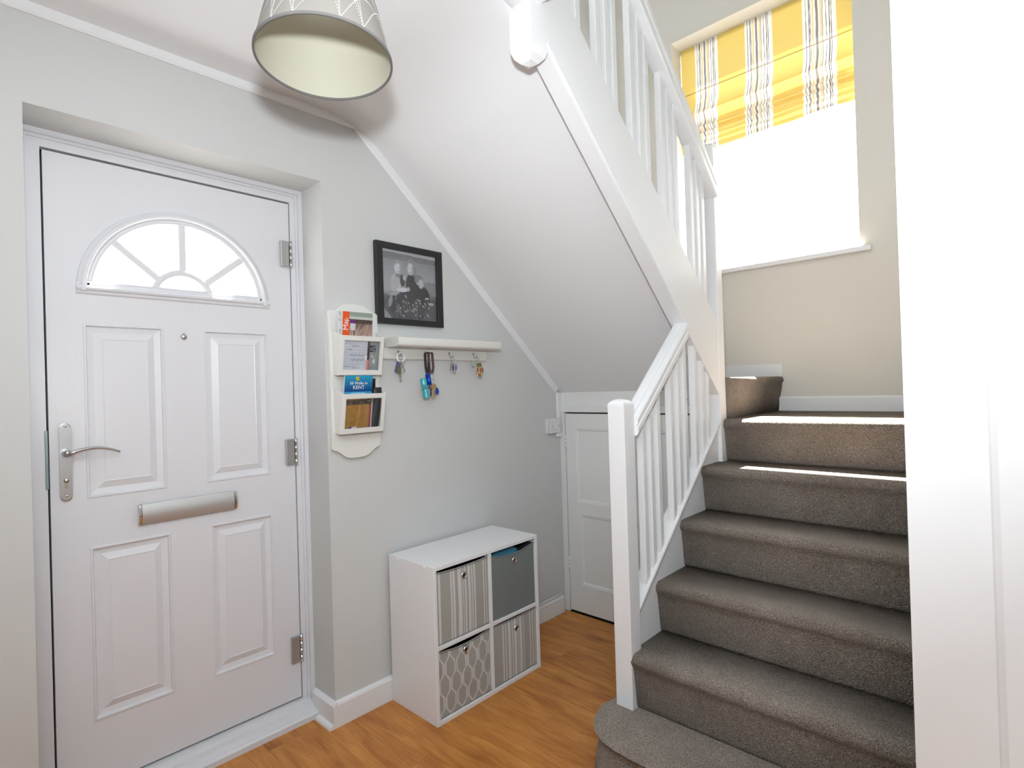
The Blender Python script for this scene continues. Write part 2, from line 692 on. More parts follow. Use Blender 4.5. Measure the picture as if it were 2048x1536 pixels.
b = B()
b.prism(skirt_prof(0.097, 0.018), 'x', RR, 1.77)
rb = B()
rb.prism([(RR, 0), (RR - 0.018, 0), (RR - 0.018, 0.085), (RR - 0.006, 0.097), (RR, 0.097)], 'y', 0.155, -0.018)
bb = struct(b.build('baseboard_front', GLOSS), 'white skirting along the front wall', 'baseboard')
rb.build('reveal_skirting', GLOSS, bb)
q = B()
q.prism([(RR - 0.018, 0), (RR - 0.036, 0), (RR - 0.034, 0.008), (RR - 0.029, 0.014), (RR - 0.018, 0.017)], 'y', 0.10, -0.018)
q.build('quadrant_bead', GLOSS, bb)
cb = B()
pts = [(1.50, -0.021, 0.100), (1.56, -0.014, 0.103), (1.62, -0.012, 0.106), (1.70, -0.012, 0.105), (1.765, -0.012, 0.110)]
cb.tube(pts, 0.005, 6)
cb.build('cable', GLOSS, bb)
b = B()
b.prism([(XW, 1.133), (XW - 0.016, 1.133), (XW - 0.016, 1.200), (XW - 0.006, 1.211), (XW, 1.211)], 'y', YR, -1.01)
struct(b.build('baseboard_landing', GLOSS), 'white skirting under the window on the landing', 'baseboard')
b = B()
b.box(XW - 0.018, XW, -1.029, -0.30, 1.318, 1.389, 0.003)
struct(b.build('baseboard_winder', GLOSS), 'short white skirting block above the raised landing step', 'baseboard')

# ------------------------------------------------------------------ front door
DL, DR, DT, DB = -0.4932, 0.2925, 2.0915, 0.0649
YD = 0.188
door = struct(empty('door_1', ((DL + DR) / 2, YD, 0)), 'white panelled front door with a half-round fanlight', 'door')
door['kind'] = 'structure'
# frame: outer member, groove, inner member
b = B()
fl_, ft_, fr_ = RL, RT, RR
for wl, wt, wr, yf in ((0.016, 0.016, 0.016, FD), (0.008, 0.008, 0.008, FD + 0.013), (DL - RL - 0.024 - 0.001, RT - DT - 0.024 - 0.001, RR - DR - 0.024 - 0.001, YD - 0.004)):
    b.prism([(fl_, 0.061), (fl_ + wl, 0.061), (fl_ + wl, ft_ - wt), (fr_ - wr, ft_ - wt), (fr_ - wr, 0.061), (fr_, 0.061), (fr_, ft_), (fl_, ft_)], 'y', yf, 0.25)
    fl_ += wl
    ft_ -= wt
    fr_ -= wr
b.build('door_frame', UPVC, door)
b = B()
b.prism([(0.105, 0.0), (0.105, 0.020), (0.112, 0.026), (0.142, 0.030), (0.146, 0.046), (0.172, 0.050), (0.174, 0.0605), (0.250, 0.0605), (0.250, 0.0)], 'x', RL + 0.001, RR - 0.001)
b.build('threshold', UPVC, door)
b = B()
for x0, x1, z0, z1 in ((DL - 0.004, DL + 0.03, DB - 0.004, DT + 0.005), (DR - 0.03, DR + 0.0045, DB - 0.004, DT + 0.005), (DL, DR, DB - 0.004, DB + 0.03), (DL, DR, DT - 0.03, DT + 0.005)):
    b.box(x0, x1, 0.213, 0.22, z0, z1)
b.build('gap_shade', DARK, door)  # dark strips that colour in the shade of the gap round the leaf

# leaf
L0, L1, LB, LT = DL + 0.005, DR - 0.003, DB + 0.004, DT - 0.006
panels = [(-0.398, -0.171, 0.990, 1.5525), (-0.044, 0.190, 0.990, 1.5505), (-0.3935, -0.1645, 0.2765, 0.833), (-0.0365, 0.1915, 0.2765, 0.834)]
FX, FZ = -0.107, 1.655
R_HOLE = 0.272
hole = [(FX + R_HOLE * math.cos(math.pi * i / 40), FZ + 0.027 + (R_HOLE - 0.0) * math.sin(math.pi * i / 40)) for i in range(41)]
outer = [(L0, LB), (L1, LB), (L1, LT), (L0, LT)]
b = B()


def tess(loops, y, flip):
    pts = [p for lp in loops for p in lp]
    tris = tessellate_polygon([[Vector((p[0], p[1], 0)) for p in lp] for lp in loops])
    vs = [b.v((p[0], y, p[1])) for p in pts]
    for t in tris:
        b.face([vs[i] for i in t])


pl_loops = [[(p[0], p[2]), (p[1], p[2]), (p[1], p[3]), (p[0], p[3])] for p in panels]
tess([outer, hole] + pl_loops, YD, False)
tess([outer, hole], 0.212, True)
for lp in (outer, hole):
    n = len(lp)
    for i in range(n):
        a, c = lp[i], lp[(i + 1) % n]
        b.face([b.v((a[0], YD, a[1])), b.v((c[0], YD, c[1])), b.v((c[0], 0.212, c[1])), b.v((a[0], 0.212, a[1]))])
leaf = b.build('door_leaf', DOORM, door, weld=1e-5)
for p in panels:
    b = B()
    steps = [(0.0, 0.0), (0.002, -0.0035), (0.007, -0.0035), (0.010, 0.006), (0.028, 0.0085), (0.050, -0.0005), (0.053, 0.0008)]
    prev = None
    for ins, d in steps:
        x0, x1, z0, z1 = p[0] + ins, p[1] - ins, p[2] + ins, p[3] - ins
        ring = [b.v((x0, YD + d, z0)), b.v((x1, YD + d, z0)), b.v((x1, YD + d, z1)), b.v((x0, YD + d, z1))]
        if prev:
            for i in range(4):
                b.face([prev[i], prev[(i + 1) % 4], ring[(i + 1) % 4], ring[i]])
        prev = ring
    b.face(prev)
    b.build('door_panel', DOORM, leaf)
# fanlight
fan = B()
mould = [(0.262, 0.012), (0.262, -0.004), (0.266, -0.009), (0.272, -0.006), (0.278, -0.006), (0.281, -0.016), (0.288, -0.0185), (0.294, -0.016), (0.297, -0.009), (0.302, -0.008), (0.306, -0.005), (0.307, 0.0)]
fan.lathe((FX, YD, FZ + 0.002), [(r, y) for r, y in mould], 'y', 44, 0.0, math.pi)
prof = [(YD + 0.012, 1.6925), (YD - 0.004, 1.6925), (YD - 0.009, 1.6885), (YD - 0.006, 1.683), (YD - 0.006, 1.677), (YD - 0.016, 1.673), (YD - 0.0185, 1.667), (YD - 0.016, 1.661), (YD - 0.009, 1.657), (YD - 0.008, 1.652), (YD - 0.005, 1.648), (YD, 1.646), (YD + 0.012, 1.646)]
fan.prism(prof, 'x', FX - 0.306, FX + 0.306)
fano = fan.build('fanlight_moulding', UPVC, door)
for ang in (40, 90, 140):
    a = math.radians(ang)
    bar = B()
    bar.m = Matrix.Translation((FX, YD, FZ)) @ Matrix.Rotation(-a, 4, 'Y')
    bar.box(0.100, 0.270, -0.006, 0.0125, -0.0125, 0.0125, 0.004, 2)
    bar.build('glazing_bar', UPVC, fano)
bar = B()
bar.lathe((FX, YD, FZ), [(0.080, 0.0125), (0.080, 0.0), (0.085, -0.007), (0.102, -0.007), (0.107, 0.0), (0.107, 0.0125)], 'y', 28, math.radians(18), math.radians(162))
bar.build('glazing_arch', UPVC, fano)
gp = B()
gp.prism([(FX + 0.268 * math.cos(math.pi * i / 32), FZ + 0.028 + 0.25 * math.sin(math.pi * i / 32)) for i in range(33)], 'y', 0.2015, 0.2045)
gp.build('pane', GLASS, fano)
# handle
b = B()
pts = []
for k in range(12):
    a = math.pi * k / 11
    pts.append((-0.450 + 0.0152 * math.cos(a), 1.220 + 0.016 * math.sin(a)))
for k in range(12):
    a = math.pi + math.pi * k / 11
    pts.append((-0.450 + 0.0152 * math.cos(a), 1.008 + 0.016 * math.sin(a)))
b.prism(pts, 'y', YD - 0.009, YD, bev=0.003, seg=2)
h = b.build('handle_backplate', SILVER, door)
b = B()
b.lathe((-0.449, YD - 0.009, 1.143), [(0.0125, 0.0), (0.0125, -0.010), (0.0105, -0.022), (0.009, -0.036), (0.0, -0.038)], 'y', 18)
path, rad = [], []
for k in range(11):
    t = k / 10
    path.append((-0.449 + 0.004 + 0.132 * t, YD - 0.044 + 0.012 * t, 1.1415 + 0.030 * math.sin(math.pi * min(1, t * 0.83)) * 0.55 - 0.016 * t * t))
    rad.append(0.0070 - 0.0040 * t)
b.tube(path, rad, 10)
b.build('lever', SILVER, h)
b = B()
b.lathe((-0.449, YD - 0.009, 1.056), [(0.0, -0.002), (0.0068, -0.002), (0.0075, 0.0)], 'y', 16)
b.box(-0.4535, -0.4445, YD - 0.011, YD - 0.008, 1.034, 1.052, 0.001)
b.build('lock_cylinder', plain('lock_brass', (0.62, 0.58, 0.48), 0.3, 1.0), h)
for zz in (1.226, 1.008):
    b = B()
    b.lathe((-0.449, YD - 0.009, zz), [(0.0, -0.0012), (0.0036, -0.0012), (0.0042, 0.0)], 'y', 10)
    b.build('screw', CHROME, h)
# letter plate
b = B()
prof = []
for k in range(9):
    t = k / 8
    prof.append((YD - 0.006 - 0.014 * math.sin(math.pi * (0.15 + 0.7 * t)), 0.879 + 0.068 * t))
prof += [(YD, 0.947), (YD, 0.879)]
b.prism(prof, 'x', -0.252, 0.044, smooth=False)
lp = b.build('letter_plate', plain('brushed_plate', (0.60, 0.60, 0.59), 0.55, 0.85), door)
for x0, x1 in ((-0.262, -0.2535), (0.0455, 0.053)):
    b = B()
    b.prism([(p[0] - (0.0015 if p[0] < YD - 0.001 else 0), p[1]) for p in prof], 'x', x0, x1, bev=0.0015)
    b.build('end_cap', CHROME, lp)
# spyhole cover
b = B()
b.lathe((-0.107, YD, 1.5215), [(0.0, -0.006), (0.008, -0.006), (0.0100, -0.003), (0.0105, 0.0)], 'y', 18)
b.box(-0.1085, -0.1055, YD - 0.004, YD, 1.529, 1.536)
b.build('spyhole', SILVER, door)
# hinges
for z0 in (1.824, 1.0175, 0.2165):
    b = B()
    b.box(0.2495, 0.2835, YD - 0.013, YD, z0, z0 + 0.105, 0.003, 2)
    hg = b.build('hinge', SILVER, door)
    b = B()
    for k in range(4):
        b.lathe((0.2915, YD - 0.009, z0 - 0.002 + k * 0.0275), [(0.0, 0.0), (0.0068, 0.0), (0.0068, 0.0262), (0.0, 0.0262)], 'z', 12)
    b.build('hinge_knuckle', CHROME, hg)
# lock keep on the frame edge
b = B()
b.box(DL - 0.006, DL + 0.0015, YD - 0.0085, YD + 0.01, 1.035, 1.215, 0.001)
b.build('lock_keep', plain('grey_zinc', (0.30, 0.36, 0.34), 0.4, 0.8), door)

# ------------------------------------------------------------------ window
win = struct(empty('window_1', (XW, (WY0 + WY1) / 2, WZ0)), 'stairwell window flooded with white daylight', 'window')
XG = XW + 0.20
b = B()
for y0, y1, z0, z1 in ((WY0, WY0 + 0.03, WZ0, WZ1), (WY1 - 0.03, WY1, WZ0, WZ1), (WY0, WY1, WZ0, WZ0 + 0.018), (WY0, WY1, WZ1 - 0.04, WZ1)):
    b.box(XG - 0.02, XG + 0.04, y0, y1, z0, z1)
b.build('window_frame', UPVC, win)
B().box(XG, XG + 0.006, WY0 + 0.02, WY1 - 0.02, WZ0 + 0.02, WZ1 - 0.02).build('pane', GLASS, win)
b = B()
b.box(XW + 0.0005, XG, WY0 + 0.001, WY1 - 0.001, 1.9355, 1.9548)
b.box(XW - 0.028, XW, WY0 - 0.052, WY1 + 0.05, 1.928, 1.955, 0.006, 3)
b.build('window_sill', GLOSS, win)

# ------------------------------------------------------------------ roman blind
XB = XW + 0.125
Y0B, Y1B = -1.4000, -0.4415
YEL = lin(242, 212, 122)
WHT = lin(252, 247, 238)
LG = lin(150, 142, 136)
DGC = lin(84, 76, 78)
CRM = lin(250, 222, 170)
bands = [(-0.6775, -0.5335), (-0.9925, -0.8397), (-1.3145, -1.1505)]
lines = [(0.10, 0.014, DGC), (0.20, 0.020, DGC), (0.235, 0.012, DGC), (0.31, 0.05, CRM), (0.43, 0.062, LG), (0.55, 0.05, CRM), (0.60, 0.016, LG), (0.70, 0.014, DGC), (0.80, 0.020, DGC), (0.855, 0.014, DGC)]
prof = []
for k in range(12):
    prof.append((XB, 3.372 - (3.372 - 3.085) * k / 11))
prof.append((XB - 0.003, 3.081))
prof.append((XB, 3.077))
for k in range(8):
    t = (k + 1) / 8
    prof.append((XB - 0.034 * t * t, 3.077 - 0.132 * t))
prof += [(XB - 0.040, 2.938), (XB - 0.037, 2.928), (XB - 0.028, 2.912), (XB - 0.018, 2.888), (XB - 0.020, 2.866), (XB - 0.036, 2.853), (XB - 0.041, 2.846), (XB - 0.037, 2.838),
         (XB - 0.022, 2.830), (XB - 0.020, 2.822), (XB - 0.037, 2.812), (XB - 0.034, 2.804), (XB - 0.020, 2.790), (XB - 0.020, 2.775), (XB - 0.034, 2.762), (XB - 0.036, 2.752), (XB - 0.030, 2.735), (XB - 0.028, 2.712)]
prof = [(x_, 1.3054 + (z_ - 1.3054) * 1.0175) for x_, z_ in prof]
plen = [0]
for i in range(1, len(prof)):
    plen.append(plen[-1] + math.hypot(prof[i][0] - prof[i - 1][0], prof[i][1] - prof[i - 1][1]))


def blind_pt(u, v):
    i = min(int(round(v * (len(prof) - 1))), len(prof) - 1)
    yy = Y0B + (Y1B - Y0B) * u
    xx, zz = prof[i]
    low = max(0.0, (3.08 - zz) / 0.35)
    sag = low * (0.006 * math.sin(u * 7.0) + 0.004 * math.sin(u * 17 + 2 * v * 9))
    return (xx - 0.008 * low * math.sin(u * 5.2 + v * 6) * 0.5, yy, zz - 0.008 * low * math.sin(math.pi * u) + sag * 0.6)


def blind_col(u, v):
    yy = Y0B + (Y1B - Y0B) * u
    i = int(round(v * (len(prof) - 1)))
    s = plen[i]
    for lo, hi in bands:
        if lo <= yy <= hi:
            q = (hi - yy) / (hi - lo)
            c = WHT
            for k, (p0, w, cc) in enumerate(lines):
                wob = 0.010 * noise.noise(Vector((p0 * 31, s * 22, lo * 9))) + 0.004 * noise.noise(Vector((p0 * 31, s * 90, lo)))
                if abs(q - p0 - wob) < w * 0.5 * 1.15:
                    c = cc
            return c
    return YEL


def back_fold(z0, z1, off):
    def fp(u, v):
        zz = 1.3054 + (z1 + (z0 - z1) * v - 1.3054) * 1.0175
        return (XB + off - 0.006 * math.sin(math.pi * v), Y0B + (Y1B - Y0B) * u, zz - 0.006 * math.sin(math.pi * u))
    return fp


bl = empty('roman_blind', (XB, (Y0B + Y1B) / 2, 2.735), 'yellow roman blind with white and grey stripes at the window', 'blind')
grid('blind_fabric', blind_pt, blind_col, 620, len(prof) - 1, BLINDM, bl, (XB, (Y0B + Y1B) / 2, 2.735))
B().box(XB + 0.003, XB + 0.03, Y0B, Y1B, 3.377, 3.405, 0.002).build('headrail', GLOSS, bl)
for z0, z1, off in ((2.856, 2.925, 0.004), (2.815, 2.842, -0.004), (2.716, 2.756, -0.004)):
    grid('fold', back_fold(z0, z1, off), lambda u, v: blind_col(u, 0.8), 300, 3, BLINDM, bl, (XB, (Y0B + Y1B) / 2, 2.735))
b = B()
b.tube([(XB - 0.0045, Y0B + (Y1B - Y0B) * k / 20, 3.1125 - 0.001 * math.sin(math.pi * k / 20)) for k in range(21)], 0.0016, 6)
b.build('batten_seam', plain('seam_thread', lin(170, 140, 70), 0.9), bl)
b = B()
b.box(XB - 0.0275, XB - 0.0205, Y0B + 0.01, Y1B - 0.01, 2.741, 2.763)
b.build('bottom_bar', GLOSS, bl)

# ------------------------------------------------------------------ cupboard front under the stairs
struct(B().box(XC + 0.004, XC + 0.03, -0.945, 0, 1.15, soff(XC) + 0.05).build('wall_cupboard', SATIN), 'painted panel above the understairs cupboard door', 'wall')
b = B()
b.box(XC - 0.006, XC + 0.02, -0.035, 0, 0, 1.262, 0.002)
b.box(XC - 0.012, XC + 0.02, -0.94, -0.012, 1.152, 1.192, 0.003)
b.box(XC - 0.004, XC + 0.02, -0.94, -0.872, 0, 1.152, 0.002)
struct(b.build('trim_4', SATIN), 'painted frame around the cupboard door', 'trim')
cd = struct(empty('door_2', (XC, -0.45, 0)), 'painted two-panel understairs cupboard door', 'door')
B().box(XC + 0.022, XC + 0.03, -0.90, -0.02, 0, 1.16).build('gap_shade', DARK, cd)  # dark sheet behind the leaf, in place of shade in its gaps
yl0, yl1, zl0, zl1 = -0.868, -0.040, 0.012, 1.1435
b = B()
oo = [(yl0, zl0), (yl1, zl0), (yl1, zl1), (yl0, zl1)]
pans = [(-0.755, -0.1075, 0.640, 1.060), (-0.755, -0.1225, 0.168, 0.570)]
hl = [[(p[0], p[2]), (p[1], p[2]), (p[1], p[3]), (p[0], p[3])] for p in pans]
pts = [p for lp_ in [oo] + hl for p in lp_]
vs = [b.v((XC, p[0], p[1])) for p in pts]
for t in tessellate_polygon([[Vector((p[0], p[1], 0)) for p in lp_] for lp_ in [oo] + hl]):
    b.face([vs[i] for i in t])
for i in range(4):
    a, c = oo[i], oo[(i + 1) % 4]
    b.face([b.v((XC, a[0], a[1])), b.v((XC, c[0], c[1])), b.v((XC + 0.02, c[0], c[1])), b.v((XC + 0.02, a[0], a[1]))])
cl = b.build('door_leaf', SATIN, cd, weld=1e-5)
for p in pans:
    b = B()
    prev = None
    for ins, d in ((0, 0), (0.003, 0.002), (0.010, 0.003), (0.013, 0.008), (0.016, 0.009)):
        ring = [b.v((XC + d, p[0] + ins, p[2] + ins)), b.v((XC + d, p[1] - ins, p[2] + ins)), b.v((XC + d, p[1] - ins, p[3] - ins)), b.v((XC + d, p[0] + ins, p[3] - ins))]
        if prev:
            for i in range(4):
                b.face([prev[i], prev[(i + 1) % 4], ring[(i + 1) % 4], ring[i]])
        prev = ring
    b.face(prev)
    b.build('door_panel', SATIN, cl)
for z0 in (0.945, 0.245):
    b = B()
    for k in range(3):
        b.lathe((XC - 0.004, -0.0375, z0 + k * 0.024), [(0.0, 0.0), (0.0055, 0.0), (0.0055, 0.0225), (0.0, 0.0225)], 'z', 8)
    b.box(XC - 0.003, XC + 0.001, -0.050, -0.030, z0, z0 + 0.072)
    b.build('hinge', SATIN, cd)

# small electrical plate on the cupboard head
ep = empty('outlet_plate', (XC, -0.795, 1.194), 'small white electrical plate above the cupboard door, glimpsed between balusters', 'plate')
B().box(XC - 0.014, XC + 0.003, -0.835, -0.760, 1.194, 1.262, 0.003, 2).build('plate', SWITCHW, ep)
for yy, zz in ((-0.787, 1.236), (-0.800, 1.219), (-0.812, 1.236)):
    b = B()
    b.lathe((XC - 0.0142, yy, zz), [(0.0, 0.0), (0.0032, 0.0), (0.0032, 0.004)], 'x', 8)
    b.build('socket_hole', DARK, ep)

# light switch and conduit
sw = empty('light_switch', (1.72, 0, 1.035), 'white light switch on the wall beside the cupboard door', 'switch')
B().box(1.664, 1.772, -0.020, 0, 1.036, 1.1195, 0.003, 2).build('back_box', SWITCHW, sw)
B().box(1.680, 1.771, -0.028, -0.020, 1.036, 1.1195, 0.003, 2).build('face_plate', SWITCHW, sw)
b = B()
b.prism([(-0.028, 1.062), (-0.036, 1.063), (-0.029, 1.090), (-0.028, 1.091)], 'x', 1.716, 1.736)
b.build('rocker', SWITCHW, sw)
for xx in (1.697, 1.757):
    b = B()
    b.lathe((xx, -0.0282, 1.0765), [(0.0, 0.0), (0.0034, 0.0), (0.0034, 0.002)], 'y', 8)
    b.build('screw', plain('dull_screw', (0.2, 0.2, 0.2), 0.5, 0.8), sw)
B().box(1.765, 1.797, -0.014, 0, 1.118, 1.268, 0.003).build('conduit', GLOSS, sw)
B().box(1.755, 1.797, -0.016, 0, 1.010, 1.036, 0.003).build('conduit', GLOSS, sw)

# ------------------------------------------------------------------ stairs
st = empty('staircase', (1.2, -1.2, 0), 'dog-leg staircase with grey-brown carpeted steps and white slatted banisters', 'staircase')


def nose(xn, z, rad=0.024, n=8):
    """rounded nosing profile from tread top forward and under, in (x,z)"""
    out = []
    for k in range(n):
        a = math.pi / 2 + (math.pi * 0.80) * k / (n - 1)
        out.append((xn + rad + rad * math.cos(a), z - rad + rad * math.sin(a)))
    return out


for k in range(2, 7):
    xr = n2_ + (k - 2) * g_
    xb = n2_ + (k - 1) * g_ if k < 6 else XW - 0.001
    zt = k * r_
    np_ = nose(xr - 0.030, zt)
    poly = [((xb + 0.012 if k < 6 else xb), zt)] + np_ + [(xr - 0.0165, zt - 0.066), (xr - 0.010, zt - 0.115), (xr - 0.003, zt - r_ + 0.012), (xr + 0.003, zt - r_), (xb, zt - r_)]
    b = B()
    b.prism(poly, 'y', YR, YS if k < 6 else -0.998, smooth=True)
    b.box(xr + 0.03, xb, YR, YS - 0.002, zt - r_ - 0.05, zt - r_ + 0.01)
    b.build('step', CARPET, st) if k < 6 else b.build('landing', CARPET, st)
# bottom step with rounded end wrapping the newel
plan = [(n2_ + 0.02, YR), (0.696, YR), (0.696, -1.12), (0.700, -1.07), (0.712, -1.022), (0.735, -0.985), (0.772, -0.955), (0.82, -0.936), (0.86, -0.926), (n2_ + 0.06, -0.924), (n2_ + 0.06, YS - 0.005), (n2_ + 0.02, YS - 0.005)]


def inset(poly, d):
    c = []
    n = len(poly)
    for i in range(n):
        p0, p1, p2 = Vector(poly[i - 1]), Vector(poly[i]), Vector(poly[(i + 1) % n])
        e1, e2 = (p1 - p0).normalized(), (p2 - p1).normalized()
        n1, n2v = Vector((e1.y, -e1.x)), Vector((e2.y, -e2.x))
        m = (n1 + n2v)
        m = m.normalized() / max(0.5, math.sqrt((1 + n1.dot(n2v)) / 2))
        if i in (0, 9, 10, 11):
            c.append((p1.x, p1.y))
        else:
            q = p1 + m * d
            if i == 1:
                q.y = YR
            c.append((q.x, q.y))
    return c


b = B()
rings = []
for d, z in ((-0.032, 0.0), (-0.026, 0.055), (-0.020, 0.100), (-0.013, 0.126), (-0.005, 0.143), (-0.001, 0.155), (0.0, 0.164), (-0.0025, 0.174), (-0.008, 0.182), (-0.016, 0.187), (-0.027, 0.1888)):
    rings.append([(p[0], p[1], z) for p in inset(plan, -d if False else d * -1 * -1)])
b.loft(rings, smooth=True)
b.build('step', CARPET, st)
# raised quarter landing
b = B()
z7 = 7 * r_
np_ = [(-1.036 + 0.0, 0)]
prof7 = []
for k in range(7):
    a = math.pi / 2 + (math.pi * 0.80) * k / 6
    prof7.append((-1.032 + 0.02 + 0.02 * math.cos(a), z7 - 0.02 + 0.02 * math.sin(a)))
poly = [(-0.002, z7)] + prof7 + [(-1.022, z7 - 0.06), (-1.010, z7 - 0.12), (-1.000, 6 * r_), (-0.002, 6 * r_)]
b.prism([((-0.948 if p[0] > -0.5 else p[0]), p[1]) for p in poly], 'x', 1.7575, XW - 0.001, smooth=True)
b.box(1.86, XW - 0.001, -0.9479, -0.002, 6 * r_, z7)
b.build('landing', CARPET, st)

# string under the lower balustrade
ban = st
CAPS = 0.83


def capz(x):
    return 0.555 + CAPS * (x - 1.0)


NX0, NX1, NY0, NY1 = 0.890, 0.957, -1.0027, -0.9362
b = B()
b.prism([(NX1 - 0.01, 0.0), (1.70, 0.0), (1.70, capz(1.70) - 0.012), (NX1 - 0.01, capz(NX1 - 0.01) - 0.012)], 'y', YS, -0.945)
b.build('string', GLOSS, ban)
b = B()
ring = []
for xx in (NX1 - 0.002, 1.72):
    zz = capz(xx)
    ring.append([(xx, -1.000, zz - 0.016), (xx, -1.002, zz - 0.008), (xx, -1.000, zz), (xx, -0.938, zz), (xx, -0.936, zz - 0.008), (xx, -0.938, zz - 0.016)])
b.loft(ring, smooth=False)
b.build('string_capping', GLOSS, ban)


def newel(b, x0, x1, y0, y1, z0, z1):
    b.box(x0, x1, y0, y1, z0, z1 - 0.012, 0.004, 2)
    xm, ym = (x0 + x1) / 2, (y0 + y1) / 2
    hx, hy = (x1 - x0) / 2, (y1 - y0) / 2
    rings = []
    for s, z in ((1.0, z1 - 0.014), (0.98, z1 - 0.006), (0.88, z1), (0.62, z1 + 0.008), (0.3, z1 + 0.012), (0.05, z1 + 0.013)):
        rings.append([(xm - hx * s, ym - hy * s, z), (xm + hx * s, ym - hy * s, z), (xm + hx * s, ym + hy * s, z), (xm - hx * s, ym + hy * s, z)])
    b.loft(rings, smooth=False)


b = B()
newel(b, NX0, NX1, NY0, NY1, r_ - 0.002, 1.2405)
b.build('newel_post', GLOSS, ban)


def rail(name, parent, x0, x1, ztop, t, ya, yb):
    """moulded handrail: rounded top edges and a groove along each side"""
    prof = [(ya + 0.006, -t), (ya, -t + 0.006), (ya, -t * 0.62), (ya + 0.004, -t * 0.56), (ya + 0.004, -t * 0.48), (ya, -t * 0.42), (ya, -0.012), (ya + 0.006, -0.003), (ya + 0.016, 0.0),
            (ya + 0.022, -0.002), (ya + 0.026, -0.002), (ya + 0.030, 0.0), (yb - 0.012, 0.0), (yb - 0.004, -0.003), (yb, -0.012), (yb, -t + 0.006), (yb - 0.006, -t)]
    b = B()
    b.loft([[(xx, p[0], ztop(xx) + p[1]) for p in prof] for xx in (x0, x1)], smooth=False)
    return b.build(name, GLOSS, parent)


def lrz(x):
    return 1.249 + 0.862 * (x - 1.021)


def ubot(x):      # upper string, lower and upper edge
    return 2.306 - 0.913 * (x - 0.532)


def utop(x):
    return 2.4747 - 0.885 * (x - 0.676)


rail('handrail', ban, NX1 - 0.001, 1.372, lrz, 0.070, -1.017, -0.952)
for xr_ in (1.055, 1.110, 1.166, 1.277, 1.339, 1.394, 1.490, 1.557, 1.609, 1.664):
    x0, x1 = xr_ - 0.027, xr_
    ztop = (lambda q: lrz(q) - 0.062) if xr_ < 1.37 else (lambda q: ubot(q) + 0.012)
    b = B()
    y0, y1 = -0.991, -0.965
    vs = [(x0, y0, capz(x0) - 0.004), (x1, y0, capz(x1) - 0.004), (x1, y1, capz(x1) - 0.004), (x0, y1, capz(x0) - 0.004),
          (x0, y0, ztop(x0)), (x1, y0, ztop(x1)), (x1, y1, ztop(x1)), (x0, y1, ztop(x0))]
    if xr_ > 1.63:
        continue
    vv = [b.v(p) for p in vs]
    fs = [b.face([vv[i] for i in q]) for q in ((0, 3, 2, 1), (4, 5, 6, 7), (0, 1, 5, 4), (1, 2, 6, 5), (2, 3, 7, 6), (3, 0, 4, 7))]
    bmesh.ops.bevel(b.bm, geom=list(set(e for f in fs for e in f.edges)), offset=0.002, segments=1, affect='EDGES')
    b.build('baluster', GLOSS, ban)

# upper flight
up = st
for j in range(1, 8):
    xr = 1.80 - (j - 1) * 0.1985
    zt = z7 + j * r_
    xe = xr - 0.1985
    b = B()
    b.prism([(xr + 0.028, zt - 0.018), (xr + 0.02, zt), (xe, zt), (xe, zt - 0.012), (xr, zt - r_ + 0.001), (xr + 0.018, zt - 0.05)], 'y', -0.94, -0.002)
    b.build('step', CARPET, up)
ub = st
b = B()
b.prism([(0.500, ubot(0.500)), (1.700, ubot(1.700)), (1.700, utop(1.700)), (0.500, utop(0.500))], 'y', -1.0, -0.94, bev=0.002)
b.build('string', GLOSS, ub)
ring = []
for xx in (0.53, 1.372):
    zz = ubot(xx)
    ring.append([(xx, -0.999, zz - 0.002), (xx, -1.007, zz), (xx, -1.009, zz + 0.008), (xx, -1.006, zz + 0.016), (xx, -0.999, zz + 0.018)])
B().loft(ring, smooth=False).build('string_bead', GLOSS, ub)
LX0, LX1 = 1.695, 1.757
b = B()
newel(b, LX0, LX1, -1.0027, -0.938, 0.0, 2.372)
b.build('newel_post', GLOSS, ub)


def urz(x):
    return 2.702 - 0.90 * (x - 1.168)


rail('handrail', ub, 0.46, LX0 + 0.002, urz, 0.098, -1.018, -0.955)
for xr_ in (0.620, 0.674, 0.727, 0.842, 0.896, 0.9415, 1.057, 1.111, 1.162, 1.278, 1.330, 1.383, 1.5185, 1.574, 1.626):
    x0, x1 = xr_ - 0.028, xr_
    b = B()
    y0, y1 = -0.988, -0.962
    vs = [(x0, y0, utop(x0) - 0.012), (x1, y0, utop(x1) - 0.012), (x1, y1, utop(x1) - 0.012), (x0, y1, utop(x0) - 0.012),
          (x0, y0, urz(x0) - 0.09), (x1, y0, urz(x1) - 0.09), (x1, y1, urz(x1) - 0.09), (x0, y1, urz(x0) - 0.09)]
    vv = [b.v(p) for p in vs]
    fs = [b.face([vv[i] for i in q]) for q in ((0, 3, 2, 1), (4, 5, 6, 7), (0, 1, 5, 4), (1, 2, 6, 5), (2, 3, 7, 6), (3, 0, 4, 7))]
    bmesh.ops.bevel(b.bm, geom=list(set(e for f in fs for e in f.edges)), offset=0.002, segments=1, affect='EDGES')
    b.build('baluster', GLOSS, ub)
# drop newel at the top of the flight
b = B()
xm, ym, hx, hy = 0.498, -0.9625, 0.038, 0.0425
rings = []
for s, z in ((1.0, 3.5), (1.0, 2.425), (1.0, 2.305), (0.99, 2.298), (0.80, 2.276), (0.45, 2.262), (0.05, 2.255)):
    rings.append([(xm - hx * s, ym - hy * s, z), (xm + hx * s, ym - hy * s, z), (xm + hx * s, ym + hy * s, z), (xm - hx * s, ym + hy * s, z)])
b.loft(rings, smooth=False)
b.build('drop_newel', GLOSS, ub)

